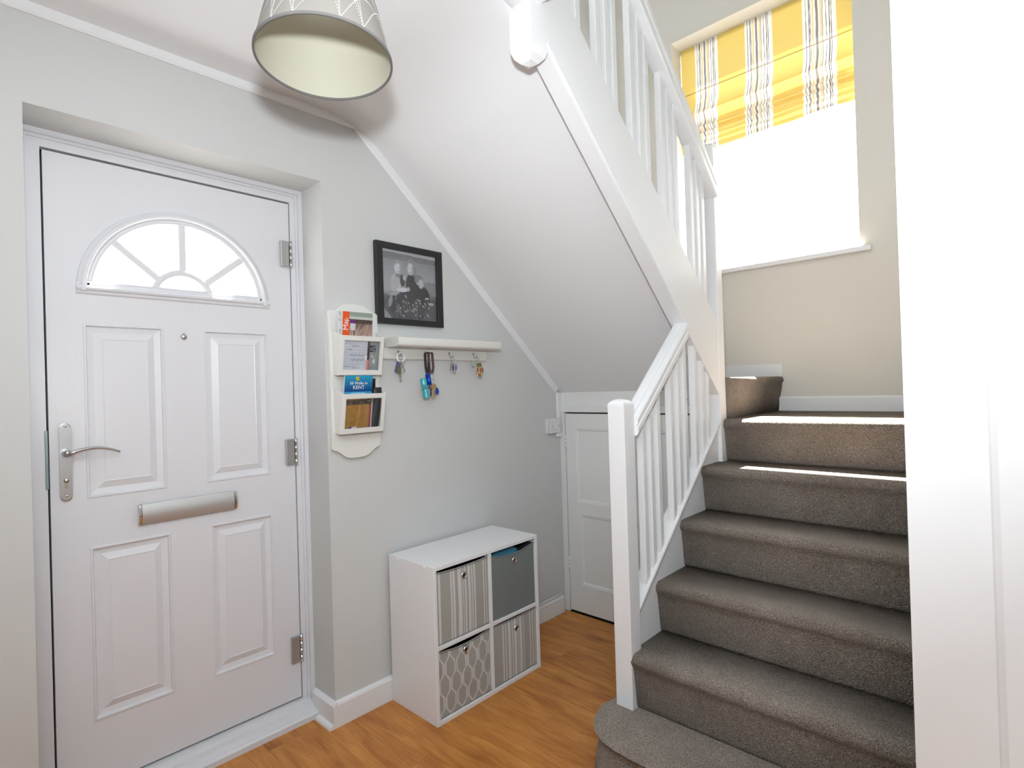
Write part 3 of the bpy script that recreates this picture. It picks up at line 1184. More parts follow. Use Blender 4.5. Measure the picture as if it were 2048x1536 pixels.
# ------------------------------------------------------------------ cube storage unit and its fabric boxes
SX0, SX1, SY0, SY1, SH = 0.587, 1.2017, -0.3193, -0.0206, 0.615
T = 0.0155
su = empty('storage_unit', ((SX0 + SX1) / 2, (SY0 + SY1) / 2, 0), 'white four-cube storage unit standing against the front wall', 'storage unit')
B().box(SX0, SX0 + T, SY0, SY1, 0, SH, 0.0012).build('side_panel', MELAM, su)
B().box(SX1 - T, SX1, SY0, SY1, 0, SH, 0.0012).build('side_panel', MELAM, su)
B().box(SX0 + T, SX1 - T, SY0, SY1, SH - T, SH, 0.0012).build('top_panel', MELAM, su)
B().box(SX0 + T, SX1 - T, SY0, SY1, 0.0, T + 0.002, 0.0012).build('bottom_panel', MELAM, su)
XM = (SX0 + SX1) / 2
ZM = 0.2955
B().box(XM - T / 2, XM + T / 2, SY0 + 0.001, SY1, T, SH - T, 0.0012).build('divider', MELAM, su)
for a0, a1 in ((SX0 + T, XM - T / 2), (XM + T / 2, SX1 - T)):
    B().box(a0, a1, SY0 + 0.001, SY1, ZM - T / 2, ZM + T / 2, 0.0012).build('shelf', MELAM, su)
B().box(SX0 + T, SX1 - T, SY1 - 0.004, SY1, T, SH - T).build('back_panel', plain('hardboard', (0.45, 0.44, 0.42), 0.7), su)
for yy, zz in ((-0.262, SH - 0.008), (-0.085, SH - 0.008), (-0.262, 0.010), (-0.085, 0.010)):
    b = B()
    b.lathe((SX0, yy, zz), [(0.0, -0.003), (0.004, -0.0022), (0.0058, 0.0)], 'x', 10)
    b.build('cam_cap', GLOSS, su)

BEIGE = lin(172, 170, 162)
PALE = lin(216, 214, 212)
TRIMG = plain('box_binding', lin(132, 136, 133), 0.9)
BOXIN = plain('box_lining', lin(58, 60, 70), 0.95)
SLATE = lin(126, 131, 130)
st1 = [(0.035, 0.075), (0.255, 0.285), (0.305, 0.345), (0.40, 0.465), (0.487, 0.505), (0.525, 0.560), (0.60, 0.640), (0.665, 0.685), (0.715, 0.742), (0.905, 0.925), (0.955, 0.972)]
st2 = [(0.205, 0.235), (0.265, 0.29), (0.330, 0.385), (0.42, 0.445), (0.465, 0.525), (0.555, 0.575), (0.60, 0.650), (0.685, 0.705), (0.845, 0.868), (0.905, 0.925), (0.965, 0.980)]


def stripes(st):
    return lambda u, v: PALE if any(a <= u <= c for a, c in st) else BEIGE


def trellis(u, v):
    """pairs of pale lines that bend in and out into long hexagons"""
    N = 4.7
    ph = (v * 1.95 + 0.62) % 1.0
    if ph < 0.32:
        o = 1.0
    elif ph < 0.5:
        o = 1.0 - 2.0 * (ph - 0.32) / 0.18
    elif ph < 0.82:
        o = -1.0
    else:
        o = -1.0 + 2.0 * (ph - 0.82) / 0.18
    best = 9
    for n in range(-1, 12):
        cx_ = (n + 0.5) / (2 * N)
        s = o if n % 2 == 0 else -o
        # one line per cell side, offset by the bend
        d = abs(u - (cx_ + 0.0345 * s))
        best = min(best, d)
    return PALE if best < 0.0145 else BEIGE


def fabric_box(x0, x1, z0, hgt, sag, colfn, label, ycurve, trim_col, grommet_z):
    y0, y1 = SY0 + 0.012, SY1 - 0.012
    o = empty('fabric_box', ((x0 + x1) / 2, (y0 + y1) / 2, z0), label, 'storage box', 'fabric boxes in the cube unit')
    org = ((x0 + x1) / 2, y0, z0)

    def zt(u):
        return z0 + hgt - sag * (1 - (2 * u - 1) ** 2)

    def fp(u, v):
        xx = x0 + (x1 - x0) * u
        zz = z0 + (zt(u) - z0) * (1 - v)
        bul = ycurve * math.sin(math.pi * u) * math.sin(math.pi * min(1, (1 - v) * 1.0))
        wr = 0.0012 * noise.noise(Vector((xx * 18, zz * 14, z0 * 7)))
        return (xx, y0 - 0.0 - bul + wr + 0.004 * math.sin(math.pi * u) * (1 - v) * (sag * 40), zz)
    grid('front_panel', fp, colfn, 130, 90, CLOTHP, o, org, 0.003)
    b = B()
    yb_ = y0 + 0.005
    for xa, xb_ in ((x0, x0 + 0.003), (x1 - 0.003, x1)):
        b.box(xa, xb_, yb_, y1, z0, z0 + hgt - 0.002)
    b.box(x0, x1, y1 - 0.003, y1, z0, z0 + hgt - 0.002)
    b.box(x0, x1, yb_, y1, z0, z0 + 0.004)
    b.build('lining', BOXIN, o)
    b = B()
    path = [Vector(fp(k / 16, 0.012)) + Vector((0, -0.0012, 0)) for k in range(17)]
    b.tube(path, 0.0052, 6, flat=0.5)
    b.build('top_binding', trim_col, o)
    b = B()
    path = [Vector(fp(k / 10, 0.985)) + Vector((0, -0.0012, 0)) for k in range(11)]
    b.tube(path, 0.0035, 6, flat=0.5)
    b.build('bottom_binding', trim_col, o)
    gx, gz = (x0 + x1) / 2 + (0.004 if x0 < XM else 0.008), grommet_z
    yg = y0 - ycurve - 0.001
    b = B()
    b.lathe((gx, yg, gz), [(0.0085, 0.001), (0.0085, -0.003), (0.0105, -0.0045), (0.0135, -0.0035), (0.0155, 0.0), (0.0155, 0.003)], 'y', 24)
    b.build('grommet', CHROME, o)
    b = B()
    b.lathe((gx, yg - 0.0005, gz), [(0.0, 0.0), (0.0086, 0.0)], 'y', 20)
    b.build('grommet_hole', plain('grommet_shadow', (0.03, 0.022, 0.018), 0.8), o)
    return o


LX0_, LX1_ = SX0 + T + 0.003, XM - T / 2 - 0.003
RX0_, RX1_ = XM + T / 2 + 0.003, SX1 - T - 0.003
ZL, ZU = T + 0.003, ZM + T / 2 + 0.0005
fabric_box(LX0_, LX1_, ZU, 0.286, 0.007, stripes(st1), 'beige and white striped fabric box, upper left cube of the white unit', 0.004, TRIMG, 0.545)
fabric_box(RX0_, RX1_, ZU, 0.280, 0.022, lambda u, v: SLATE, 'plain slate grey fabric box in the white cube unit', 0.002, plain('slate_binding', lin(120, 126, 125), 0.9), 0.531)
fabric_box(LX0_, LX1_, ZL, 0.264, 0.016, trellis, 'beige fabric box with a white trellis pattern, lower left cube', 0.004, TRIMG, 0.243)
fabric_box(RX0_, RX1_, ZL, 0.264, 0.006, stripes(st2), 'beige and white striped fabric box, lower right cube beside the trellis one', 0.003, TRIMG, 0.228)
b = B()
rings = []
for k in range(9):
    t = k / 8
    xx = RX0_ + 0.05 + 0.16 * t
    hh = 0.012 * math.sin(math.pi * (0.15 + 0.7 * t)) + 0.004 * math.sin(9 * t)
    rings.append([(xx, SY0 + 0.03, 0.50), (xx, SY0 + 0.045, 0.556 + hh), (xx, SY0 + 0.09, 0.566 + hh), (xx, SY0 + 0.15, 0.556 + hh), (xx, SY0 + 0.17, 0.50)])
b.loft(rings)
tag(b.build('folded_cloth', plain('turquoise_cloth', lin(78, 150, 178), 0.85, bscale=60, bstr=0.5)), 'turquoise cloth peeping out of the slate grey box', 'cloth')

# ------------------------------------------------------------------ framed photograph
pf = empty('picture_frame', (0.745, 0, 1.593), 'black square frame with a black and white family photograph', 'picture frame')
FX0, FX1, FZ0, FZ1 = 0.566, 0.924, 1.593, 1.9455
IX0, IX1, IZ0, IZ1 = 0.5985, 0.8925, 1.6185, 1.9185
b = B()
prev = None
first = None
for ins, y in ((0.0, -0.003), (0.0, -0.0235), (0.0015, -0.025), (0.0315, -0.025), (0.0325, -0.024), (0.0325, -0.012)):
    k = ins / 0.0325
    x0, x1 = FX0 + (IX0 - FX0) * k, FX1 + (IX1 - FX1) * k
    z0, z1 = FZ0 + (IZ0 - FZ0) * k, FZ1 + (IZ1 - FZ1) * k
    ring = [b.v((x0, y, z0)), b.v((x1, y, z0)), b.v((x1, y, z1)), b.v((x0, y, z1))]
    if prev:
        for i in range(4):
            b.face([prev[i], prev[(i + 1) % 4], ring[(i + 1) % 4], ring[i]])
    prev = ring
b.build('frame', BLACKWOOD, pf)
B().box(FX0 + 0.004, FX1 - 0.004, -0.010, -0.0005, FZ0 + 0.004, FZ1 - 0.004).build('backing', BLACKWOOD, pf)


def ell(u, v, cx_, cy_, rx, ry, rot=0.0):
    du, dv = u - cx_, v - cy_
    c, s = math.cos(rot), math.sin(rot)
    a, d = (du * c + dv * s) / rx, (-du * s + dv * c) / ry
    return a * a + d * d


def nz(u, v, f, o=0.0):
    return noise.noise(Vector((u * f, v * f, o)))


rf = random.Random(3)
flowers = [(rf.uniform(0.22, 0.86), rf.uniform(0.64, 0.95), rf.uniform(0.010, 0.020)) for _ in range(46)]


def family(u, v):
    g = [0.34 + 0.16 * min(1, v / 0.45)]

    def put(val, *e_, soft=0.22):
        q = math.sqrt(ell(u, v, *e_))
        w_ = max(0.0, min(1.0, (1 + soft / 2 - q) / soft))
        g[0] += (val - g[0]) * w_ * w_ * (3 - 2 * w_)
    if v < 0.03 + 0.02 * u:
        g[0] = 0.62
    elif v < 0.13:
        g[0] = 0.30 + 0.05 * nz(u, v, 30)
    elif v < 0.17:
        g[0] = 0.40
    g[0] += 0.05 * nz(u * 3, v * 20, 4.0)
    if v > 0.40:
        t_ = max(0, min(1, (u - 0.66) * 9))
        g[0] += (0.36 + 0.16 * nz(u * 60, v * 12, 1.5) - g[0]) * t_
    t_ = max(0, min(1, (v - 0.58 - 0.05 * nz(u, 0, 6)) * 12))
    g[0] += (0.17 + 0.06 * nz(u, v, 24) - g[0]) * t_
    if v > 0.86 and u < 0.17 - (1 - v):
        g[0] = 0.45
    dk = 0.03 * nz(u, v, 18)
    put(0.095 + dk, 0.47, 0.80, 0.36, 0.24)
    put(0.080 + dk, 0.545, 0.50, 0.125, 0.20)
    put(0.060 + dk, 0.735, 0.66, 0.14, 0.18)
    # smaller child on the left: shirt, dungarees, bare legs
    put(0.58 + 0.08 * nz(u, v, 14), 0.245, 0.46, 0.095, 0.15, 0.3)
    put(0.34, 0.30, 0.36, 0.06, 0.035, 0.1)
    put(0.12, 0.365, 0.43, 0.045, 0.09)
    put(0.74, 0.36, 0.565, 0.115, 0.032, -0.1)
    put(0.48, 0.21, 0.63, 0.10, 0.028, -0.25)
    put(0.40 + 0.1 * nz(u, v, 30), 0.14, 0.75, 0.032, 0.085, 0.25)
    put(0.22, 0.30, 0.86, 0.028, 0.10, -0.3)
    # three heads: hair, face with the far side in shade, faint features
    put(0.46 + 0.1 * nz(u * 2, v, 26), 0.292, 0.222, 0.082, 0.088)
    put(0.74, 0.284, 0.262, 0.062, 0.074, soft=0.4)
    put(0.46, 0.345, 0.258, 0.028, 0.062, soft=0.8)
    put(0.58, 0.268, 0.246, 0.012, 0.008, soft=0.9)
    put(0.50, 0.312, 0.245, 0.012, 0.008, soft=0.9)
    put(0.50, 0.296, 0.304, 0.026, 0.011, soft=0.9)
    put(0.38 + 0.16 * nz(u * 3, v, 26), 0.535, 0.205, 0.088, 0.122)
    put(0.34, 0.592, 0.275, 0.030, 0.075, soft=0.6)
    put(0.72, 0.515, 0.240, 0.056, 0.090, soft=0.4)
    put(0.44, 0.566, 0.250, 0.024, 0.078, soft=0.8)
    put(0.55, 0.496, 0.224, 0.012, 0.008, soft=0.9)
    put(0.50, 0.540, 0.224, 0.012, 0.008, soft=0.9)
    put(0.52, 0.514, 0.294, 0.026, 0.011, soft=0.9)
    put(0.32 + 0.16 * nz(u * 3, v, 26), 0.668, 0.388, 0.082, 0.076)
    put(0.64, 0.708, 0.442, 0.048, 0.070, soft=0.4)
    put(0.62, 0.642, 0.445, 0.015, 0.020)
    put(0.48, 0.730, 0.430, 0.012, 0.008, soft=0.9)
    put(0.48, 0.733, 0.482, 0.017, 0.009, soft=0.9)
    for e_ in ((0.465, 0.545, 0.030, 0.034), (0.82, 0.655, 0.036, 0.016), (0.895, 0.735, 0.055, 0.020), (0.40, 0.385, 0.030, 0.040)):
        put(0.58, *e_)
    for fx, fy, fr in flowers:
        if ell(u, v, fx, fy, fr, fr * 0.7, fx * 9) < 1:
            g[0] = max(g[0], 0.46)
        elif fy < v < fy + 0.16 and abs(u - fx - 0.1 * (v - fy)) < 0.0035:
            g[0] = max(g[0], 0.22)
    q = max(0.015, min(1, g[0])) ** 1.25
    return (q * 0.97, q * 0.95, q)


grid('photograph', lambda u, v: (IX0 + (IX1 - IX0) * u, -0.0118, IZ1 + (IZ0 - IZ1) * v), family, 170, 170, PRINT, pf, (0.745, -0.0118, 1.593))
B().box(IX0, IX1, -0.0150, -0.0135, IZ0, IZ1).build('glazing', ACRYL, pf)

# ------------------------------------------------------------------ letter rack
RX0, RX1 = 0.3445, 0.566
rk = empty('letter_rack', (0.455, 0, 1.04), 'cream wooden wall rack with two glazed letter pockets', 'letter rack')
n = 26
top, bot = [], []
for i in range(n + 1):
    t = i / n
    xx = RX0 + (RX1 - RX0) * t
    s = math.sin(math.pi * t)
    sh = max(0.0, min(1.0, (0.5 - abs(t - 0.5)) * 3.0))
    ss = sh * sh * (3 - 2 * sh)
    top.append((xx, 1.628 + 0.034 * ss * (0.7 + 0.3 * s)))
    bot.append((xx, 1.0795 - 0.040 * ss * (0.7 + 0.3 * s)))
b = B()
b.prism(bot + top[::-1], 'y', -0.020, 0.0, bev=0.003, seg=2)
b.build('back_board', CREAMWOOD, rk)


def pocket(zt, zb, x0=0.3565, x1=0.5525):
    ytop, ybot = -0.090, -0.062

    def yf(z):
        return ybot + (ytop - ybot) * (z - zb) / (zt - zb)
    for xa, xb_ in ((x0 + 0.0006, x0 + 0.007), (x1 - 0.007, x1 - 0.0006)):
        b = B()
        b.prism([(-0.0205, zb + 0.004), (ybot + 0.0085, zb + 0.0006), (ytop + 0.0085, zt - 0.0006), (-0.0205, zt + 0.026)], 'x', xa, xb_)
        b.build('pocket_side', CREAMWOOD, rk)
    b = B()
    b.prism([(-0.0205, zb + 0.0006), (ybot + 0.0092, zb + 0.0006), (ybot + 0.0092, zb + 0.007), (-0.0205, zb + 0.007)], 'x', x0 + 0.007, x1 - 0.007)
    b.build('pocket_base', CREAMWOOD, rk)
    wx, wt, wb = 0.0165, 0.0195, 0.021
    b = B()
    prev = None
    for dx_, dzt, dzb, dy in ((0, 0, 0, 0.0085), (0, 0, 0, 0.0015), (0.0015, 0.0015, 0.0015, 0), (wx - 0.001, wt - 0.001, wb - 0.001, 0.0), (wx, wt, wb, 0.001), (wx, wt, wb, 0.0085), (0, 0, 0, 0.0085)):
        ring = []
        for xx, zz in ((x0 + dx_, zb + dzb), (x1 - dx_, zb + dzb), (x1 - dx_, zt - dzt), (x0 + dx_, zt - dzt)):
            ring.append(b.v((xx, yf(zz) + dy, zz)))
        if prev:
            for i in range(4):
                b.face([prev[i], prev[(i + 1) % 4], ring[(i + 1) % 4], ring[i]])
        prev = ring
    fo = b.build('pocket_frame', CREAMWOOD, rk)
    b = B()
    za, zc = zb + wb - 0.004, zt - wt + 0.004
    vs = [(x0 + wx - 0.004, yf(za) + 0.005, za), (x1 - wx + 0.004, yf(za) + 0.005, za), (x1 - wx + 0.004, yf(zc) + 0.005, zc), (x0 + wx - 0.004, yf(zc) + 0.005, zc)]
    b.loft([vs, [(p[0], p[1] + 0.0015, p[2]) for p in vs]], smooth=False)
    b.build('pane', ACRYL, fo)
    return yf


yf1 = pocket(1.527, 1.372)
yf2 = pocket(1.298, 1.1405)


def sheet(name, x0, x1, z0, z1, yb_, yt, colfn, label, cat, nu=40, nv=40, thick=0.003, sk=0.0, edge=None):
    """printed card or booklet, leaning; returns object"""
    o = empty(name, ((x0 + x1) / 2, yb_, z0), label, cat)

    def fp(u, v):
        zz = z1 + (z0 - z1) * v
        return (x0 + (x1 - x0) * u + sk * (1 - v), yt + (yb_ - yt) * v, zz)
    grid('front_cover', fp, colfn, nu, nv, PRINT, o, ((x0 + x1) / 2, yb_, z0))
    b = B()
    q = [Vector(fp(0, 1)), Vector(fp(1, 1)), Vector(fp(1, 0)), Vector(fp(0, 0))]
    b.loft([[p + Vector((0, 0.0004, 0)) for p in q], [p + Vector((0, thick, 0)) for p in q]], smooth=False)
    b.build('pages', edge or PAPER, o)
    o['_'] = 0
    del o['_']
    return o, fp


FRONT = (math.pi / 2, 0, 0)
WHITEINK = plain('white_ink', (0.9, 0.9, 0.9), 0.6)
BLACKINK = plain('black_ink', (0.02, 0.02, 0.02), 0.6)


def lean(x0, x1, z0, z1, yt, yb_):
    return math.pi / 2 + math.atan2(yb_ - yt, z1 - z0) * -1


# pocket one
sheet('folded_leaflet', 0.372, 0.5425, 1.382, 1.6255, -0.030, -0.043, lambda u, v: tuple(0.78 * (1 - 0.25 * (nz(u * 2, v * 8, 5.0) > 0.25 and u < 0.12)) for _ in range(3)), 'pale folded leaflet standing behind the orange map', 'leaflet', 30, 30, 0.005)


def map_cover(u, v):
    if u < 0.215:
        return lin(232, 92, 34)
    if v < 0.075:
        return lin(150, 160, 148)
    if v < 0.12:
        return lin(196, 200, 190)
    if v > 0.47 + 0.0:
        return lin(235, 232, 228)
    if 0.255 < u < 0.42 and 0.135 < v < 0.315:
        if v < 0.20:
            return lin(110, 48, 120)
        d = nz(u * 6, v * 30, 6.0)
        return lin(216, 206, 210) if d < 0.28 else lin(150, 140, 150)
    if 0.36 < u < 0.39 and v < 0.46:
        return lin(48, 30, 26)
    d = nz((u + v * 0.9), v * 0.4, 16) * 0.5 + nz(u, v, 40, 3) * 0.25
    base = (0.14 + 0.55 * max(0, min(1, (v - 0.10) * 2.1))) + d * 0.35
    if v < 0.20:
        base *= 0.45
    base = max(0.03, min(0.8, base))
    return (base * 0.95, base * 0.66, base * 0.52)


mp_, _fp = sheet('map_booklet', 0.3775, 0.5125, 1.392, 1.6245, -0.048, -0.061, map_cover, 'orange-spined map booklet with a photo cover in the upper rack pocket', 'map', 70, 110, 0.006, sk=0.004)
text_obj('Map', 0.030, (0.3945, -0.0592, 1.5755), (math.pi / 2 - 0.05, -math.pi / 2, 0), WHITEINK, mp_)


def note_page(u, v):
    # spiral notebook page and its stiff cover strip
    if u > 0.915:
        if v < 0.60:
            return lin(70, 58, 60)
        if abs(u - 0.955) < 0.012 and (v * 40) % 1 < 0.55:
            return lin(240, 225, 215)
        return lin(226, 84, 60)
    g = lin(218, 218, 226)
    vv = (v - 0.04) * 11.5
    if abs(vv - round(vv)) < 0.05 and u < 0.86:
        g = lin(176, 184, 208)
    for v0, ua, ub in ((0.19, 0.32, 0.62), (0.29, 0.14, 0.34), (0.46, 0.26, 0.80), (0.60, 0.30, 0.82), (0.80, 0.04, 0.34), (0.83, 0.38, 0.66)):
        if ua < u < ub:
            w = 0.016 * math.sin(u * 95 + v0 * 50) + 0.010 * math.sin(u * 41 + v0 * 9)
            if abs(v - v0 - w) < 0.0085 and nz(u * 8, v0 * 7, 3.0) > -0.32:
                g = lin(84, 84, 96)
    return g


nb, _fp = sheet('notebook', 0.3735, 0.4925, 1.381, 1.512, yf1(1.381) + 0.0105, yf1(1.512) + 0.0105, note_page, 'spiral notebook with handwriting on its lined page, behind the upper pocket pane', 'notebook', 130, 110, 0.004)
for k in range(16):
    zz = 1.389 + k * 0.0076
    b = B()
    b.torus((0.4795, yf1(zz) + 0.0115, zz), 0.0040, 0.0006, 'y', 10, 4)
    b.build('spiral_loop', plain('red_wire', lin(196, 96, 84), 0.35, 0.3), nb)


def grey_card(u, v):
    if 0.10 < u < 0.62 and 0.16 < v < 0.36:
        p, q = (u - 0.10) / 0.52, (v - 0.16) / 0.20
        stroke = min(abs(q - 0.30 - 0.12 * math.sin(p * 5)), abs(q - 0.72 + 0.10 * math.sin(p * 4 + 1)), abs(p - 0.86 + 0.2 * q) * 1.4)
        return lin(196, 200, 202) if (stroke < 0.05 and 0.08 < p < 0.93 and 0.08 < q < 0.92) else lin(42, 42, 46)
    if ell(u, v, 0.36, 0.50, 0.16, 0.018, 0.3) < 1:
        return lin(240, 238, 225)
    return tuple(c * (1 + 0.05 * nz(u, v, 5)) for c in lin(158, 162, 162))


sheet('postcard', 0.4915, 0.5435, 1.383, 1.513, yf1(1.383) + 0.0165, yf1(1.513) + 0.0165, grey_card, 'grey card with a small black stamp mark beside the notebook', 'card', 50, 80, 0.001)


# pocket two
def kent(u, v):
    v = v * 2.0
    if v > 0.985:
        return lin(228, 236, 240)
    if v > 0.80:
        c = lin(64, 160, 202)
        if 0.24 < u < 0.76 and abs(v - 0.885) < 0.03 and nz(u * 30, v * 3, 3.0) > -0.1:
            c = lin(150, 205, 226)
        return c
    a, c = lin(46, 156, 196), lin(24, 78, 140)
    t = min(1, v / 0.72)
    return tuple(a[i] + (c[i] - a[i]) * t for i in range(3))


ke, _fp = sheet('guide_book', 0.3790, 0.5045, 1.2115, 1.3710, -0.045, -0.062, kent, 'blue walking guide book for Kent standing in the lower rack pocket', 'book', 90, 130, 0.007, sk=0.004)
text_obj('50 Walks in', 0.0165, (0.4430, -0.0622, 1.3402), (math.pi / 2 - 0.10, 0, 0), WHITEINK, ke)
text_obj('KENT', 0.0205, (0.4430, -0.0606, 1.3232), (math.pi / 2 - 0.10, 0, 0), WHITEINK, ke)
b = B()
b.prism([(0.4385 + 0.0072 * c_[0], 1.3588 + 0.0072 * c_[1]) for c_ in ((-1, -0.7), (-0.7, -1), (0.7, -1), (1, -0.7), (1, 0.7), (0.7, 1), (-0.7, 1), (-1, 0.7))], 'y', -0.0634, -0.0612)
b.build('emblem', plain('emblem_yellow', lin(246, 196, 40), 0.5), ke)
text_obj('AA', 0.0098, (0.4385, -0.0637, 1.3586), (math.pi / 2, 0, 0), BLACKINK, ke)


def brown_map(u, v):
    if v < 0.20:
        if v < 0.05 and u < 0.55:
            return lin(196, 148, 74)
        d = nz(u, v, 18)
        return lin(62, 58, 44) if d < 0.1 else lin(120, 98, 70)
    if u > 0.94:
        return lin(176, 44, 74) if v < 0.86 else lin(98, 62, 150)
    if 0.20 < u < 0.50 and 0.86 < v < 0.925:
        return lin(72, 70, 140) if u < 0.32 else lin(214, 212, 222)
    d = nz(u, v, 9) * 0.5 + nz(u, v, 30, 2) * 0.4
    base = lin(178, 130, 62)
    k = 1 + 0.28 * d
    c = [base[0] * k, base[1] * k, base[2] * k]
    if nz(u * 1.4, v, 12, 5) > 0.30 and u > 0.4:
        c = [c[0] * 1.05, c[1] * 0.72, c[2] * 0.75]
    if nz(u * 3, v * 6, 8, 9) > 0.38 and v > 0.5:
        c = [q * 0.55 for q in c]
    return tuple(c)


sheet('walking_map', 0.3700, 0.4915, 1.150, 1.280, yf2(1.150) + 0.0105, yf2(1.280) + 0.0105, brown_map, 'ochre walking map behind the lower pocket pane', 'map', 100, 100, 0.004)
sheet('leaflet', 0.488, 0.4985, 1.150, 1.290, yf2(1.150) + 0.012, yf2(1.290) + 0.012, lambda u, v: lin(206, 204, 200) if v > 0.2 else lin(160, 140, 130), 'thin white leaflet edge between ochre map and black case', 'leaflet', 6, 12, 0.003)
b = B()
rings = []
for k in range(11):
    t = k / 10
    zz = 1.150 + 0.172 * t
    wv = 0.017 + 0.006 * math.sin(math.pi * (0.1 + t)) + (0.004 if t > 0.8 else 0)
    cx_ = 0.516 + 0.008 * t
    ycen = yf2(min(zz, 1.298)) + 0.022
    rings.append([(cx_ + wv * math.cos(a_), ycen + 0.010 * math.sin(a_), zz) for a_ in [2 * math.pi * q / 14 for q in range(14)]])
b.loft(rings)
tag(b.build('glasses_case', plain('black_leather', (0.018, 0.018, 0.02), 0.5, bscale=220, bstr=0.3)), 'soft black glasses case in the lower rack pocket', 'case')
sheet('booklet', 0.506, 0.530, 1.215, 1.3590, -0.036, -0.048, lambda u, v: lin(60, 30, 34) if v < 0.10 else ((lin(225, 222, 220) if (v < 0.30 and u < 0.40 - v * 0.2) else lin(22, 20, 22))), 'slim black booklet with a white corner behind the blue guide', 'booklet', 20, 40, 0.003)

# ------------------------------------------------------------------ key shelf
ks = empty('key_shelf', (0.9, 0, 1.44), 'cream wall shelf with a row of key hooks underneath', 'shelf')
b = B()
prof = [(0.0, 1.5300), (-0.112, 1.5315), (-0.119, 1.5280), (-0.1205, 1.5200), (-0.1205, 1.5080), (-0.1190, 1.4985), (-0.1130, 1.4925), (-0.1050, 1.4915), (0.0, 1.4900)]
b.prism(prof, 'x', 0.599, 1.2045)
b.build('ledge', CREAMWOOD, ks)
b = B()
b.prism([(-0.0005, 1.4915), (-0.018, 1.4915), (-0.020, 1.4885), (-0.020, 1.4480), (-0.017, 1.4425), (-0.0005, 1.4405)], 'x', 0.572, 1.197)
b.build('back_rail', CREAMWOOD, ks)
hooks = (0.6640, 0.8160, 0.9535, 1.1090)
for hx in hooks:
    b = B()
    b.lathe((hx, -0.020, 1.474), [(0.0, -0.002), (0.006, -0.0015), (0.0068, 0.0)], 'y', 10)
    path = [(hx, -0.021, 1.474)] + [(hx, -0.030 - 0.012 * math.sin(math.pi * q / 8), 1.463 + 0.010 * math.cos(math.pi * q / 8)) for q in range(9)] + [(hx, -0.0300 - 0.002, 1.4535)]
    path = [(hx, -0.021, 1.470), (hx, -0.024, 1.462), (hx, -0.030, 1.4555), (hx, -0.038, 1.4545), (hx, -0.044, 1.459), (hx, -0.0455, 1.467)]
    b.tube(path, 0.0017, 8)
    b.build('hook', SILVER, ks)

# ------------------------------------------------------------------ keys
STEEL = plain('key_steel', (0.62, 0.61, 0.58), 0.25, 1.0)


def key(b_, top_, ang, L=0.05, bow=0.011, thick=0.0022, tilt=0.0):
    """flat key hanging from top_: ring-shaped bow and toothed blade"""
    b_.m = Matrix.Translation(top_) @ Matrix.Rotation(tilt, 4, 'Z') @ Matrix.Rotation(ang, 4, 'Y')
    N = 18
    o_, i_ = [], []
    for q in range(N):
        a = 2 * math.pi * q / N
        o_.append((bow * math.cos(a), -bow * 0.75 + bow * 0.95 * math.sin(a)))
        i_.append((bow * 0.26 * math.cos(a), -bow * 0.36 + bow * 0.26 * math.sin(a)))
    for y in (-thick / 2, thick / 2):
        vo = [b_.v((p[0], y, p[1])) for p in o_]
        vi = [b_.v((p[0], y, p[1])) for p in i_]
        for q in range(N):
            b_.face([vo[q], vo[(q + 1) % N], vi[(q + 1) % N], vi[q]])
    for lp_ in (o_, i_):
        for q in range(N):
            a, c = lp_[q], lp_[(q + 1) % N]
            b_.face([b_.v((a[0], -thick / 2, a[1])), b_.v((c[0], -thick / 2, c[1])), b_.v((c[0], thick / 2, c[1])), b_.v((a[0], thick / 2, a[1]))])
    z0 = -bow * 1.6
    w = bow * 0.34
    pts = [(-w, z0), (-w, -L + 0.003), (0, -L), (w * 0.6, -L + 0.003)]
    for q in range(5):
        zz = -L + 0.004 + q * (L * 0.11)
        pts += [(w * (0.5 if q % 2 else 1.0), zz), (w * (0.5 if q % 2 else 1.0), zz + L * 0.07)]
    pts += [(w, z0)]
    b_.prism(pts, 'y', -thick / 2, thick / 2)
    b_.m = Matrix.Identity(4)


def fob(poly, c, thick, ang=0.0):
    b_ = B()
    b_.m = Matrix.Translation(c) @ Matrix.Rotation(ang, 4, 'Y')
    b_.prism(poly, 'y', -thick / 2, thick / 2, bev=thick * 0.2)
    b_.m = Matrix.Identity(4)
    return b_


def rrect(w, h, r=0.25, n=4):
    p = []
    rr = min(w, h) * r
    for cx_, cz_, a0 in ((w / 2 - rr, h / 2 - rr, 0), (-w / 2 + rr, h / 2 - rr, 90), (-w / 2 + rr, -h / 2 + rr, 180), (w / 2 - rr, -h / 2 + rr, 270)):
        for q in range(n):
            a = math.radians(a0 + 90 * q / (n - 1))
            p.append((cx_ + rr * math.cos(a), cz_ + rr * math.sin(a)))
    return p


def keyring(name, x, z, R, label):
    o = empty(name, (x, -0.045, z), label, 'keys', 'key bunches on the hooks')
    return o


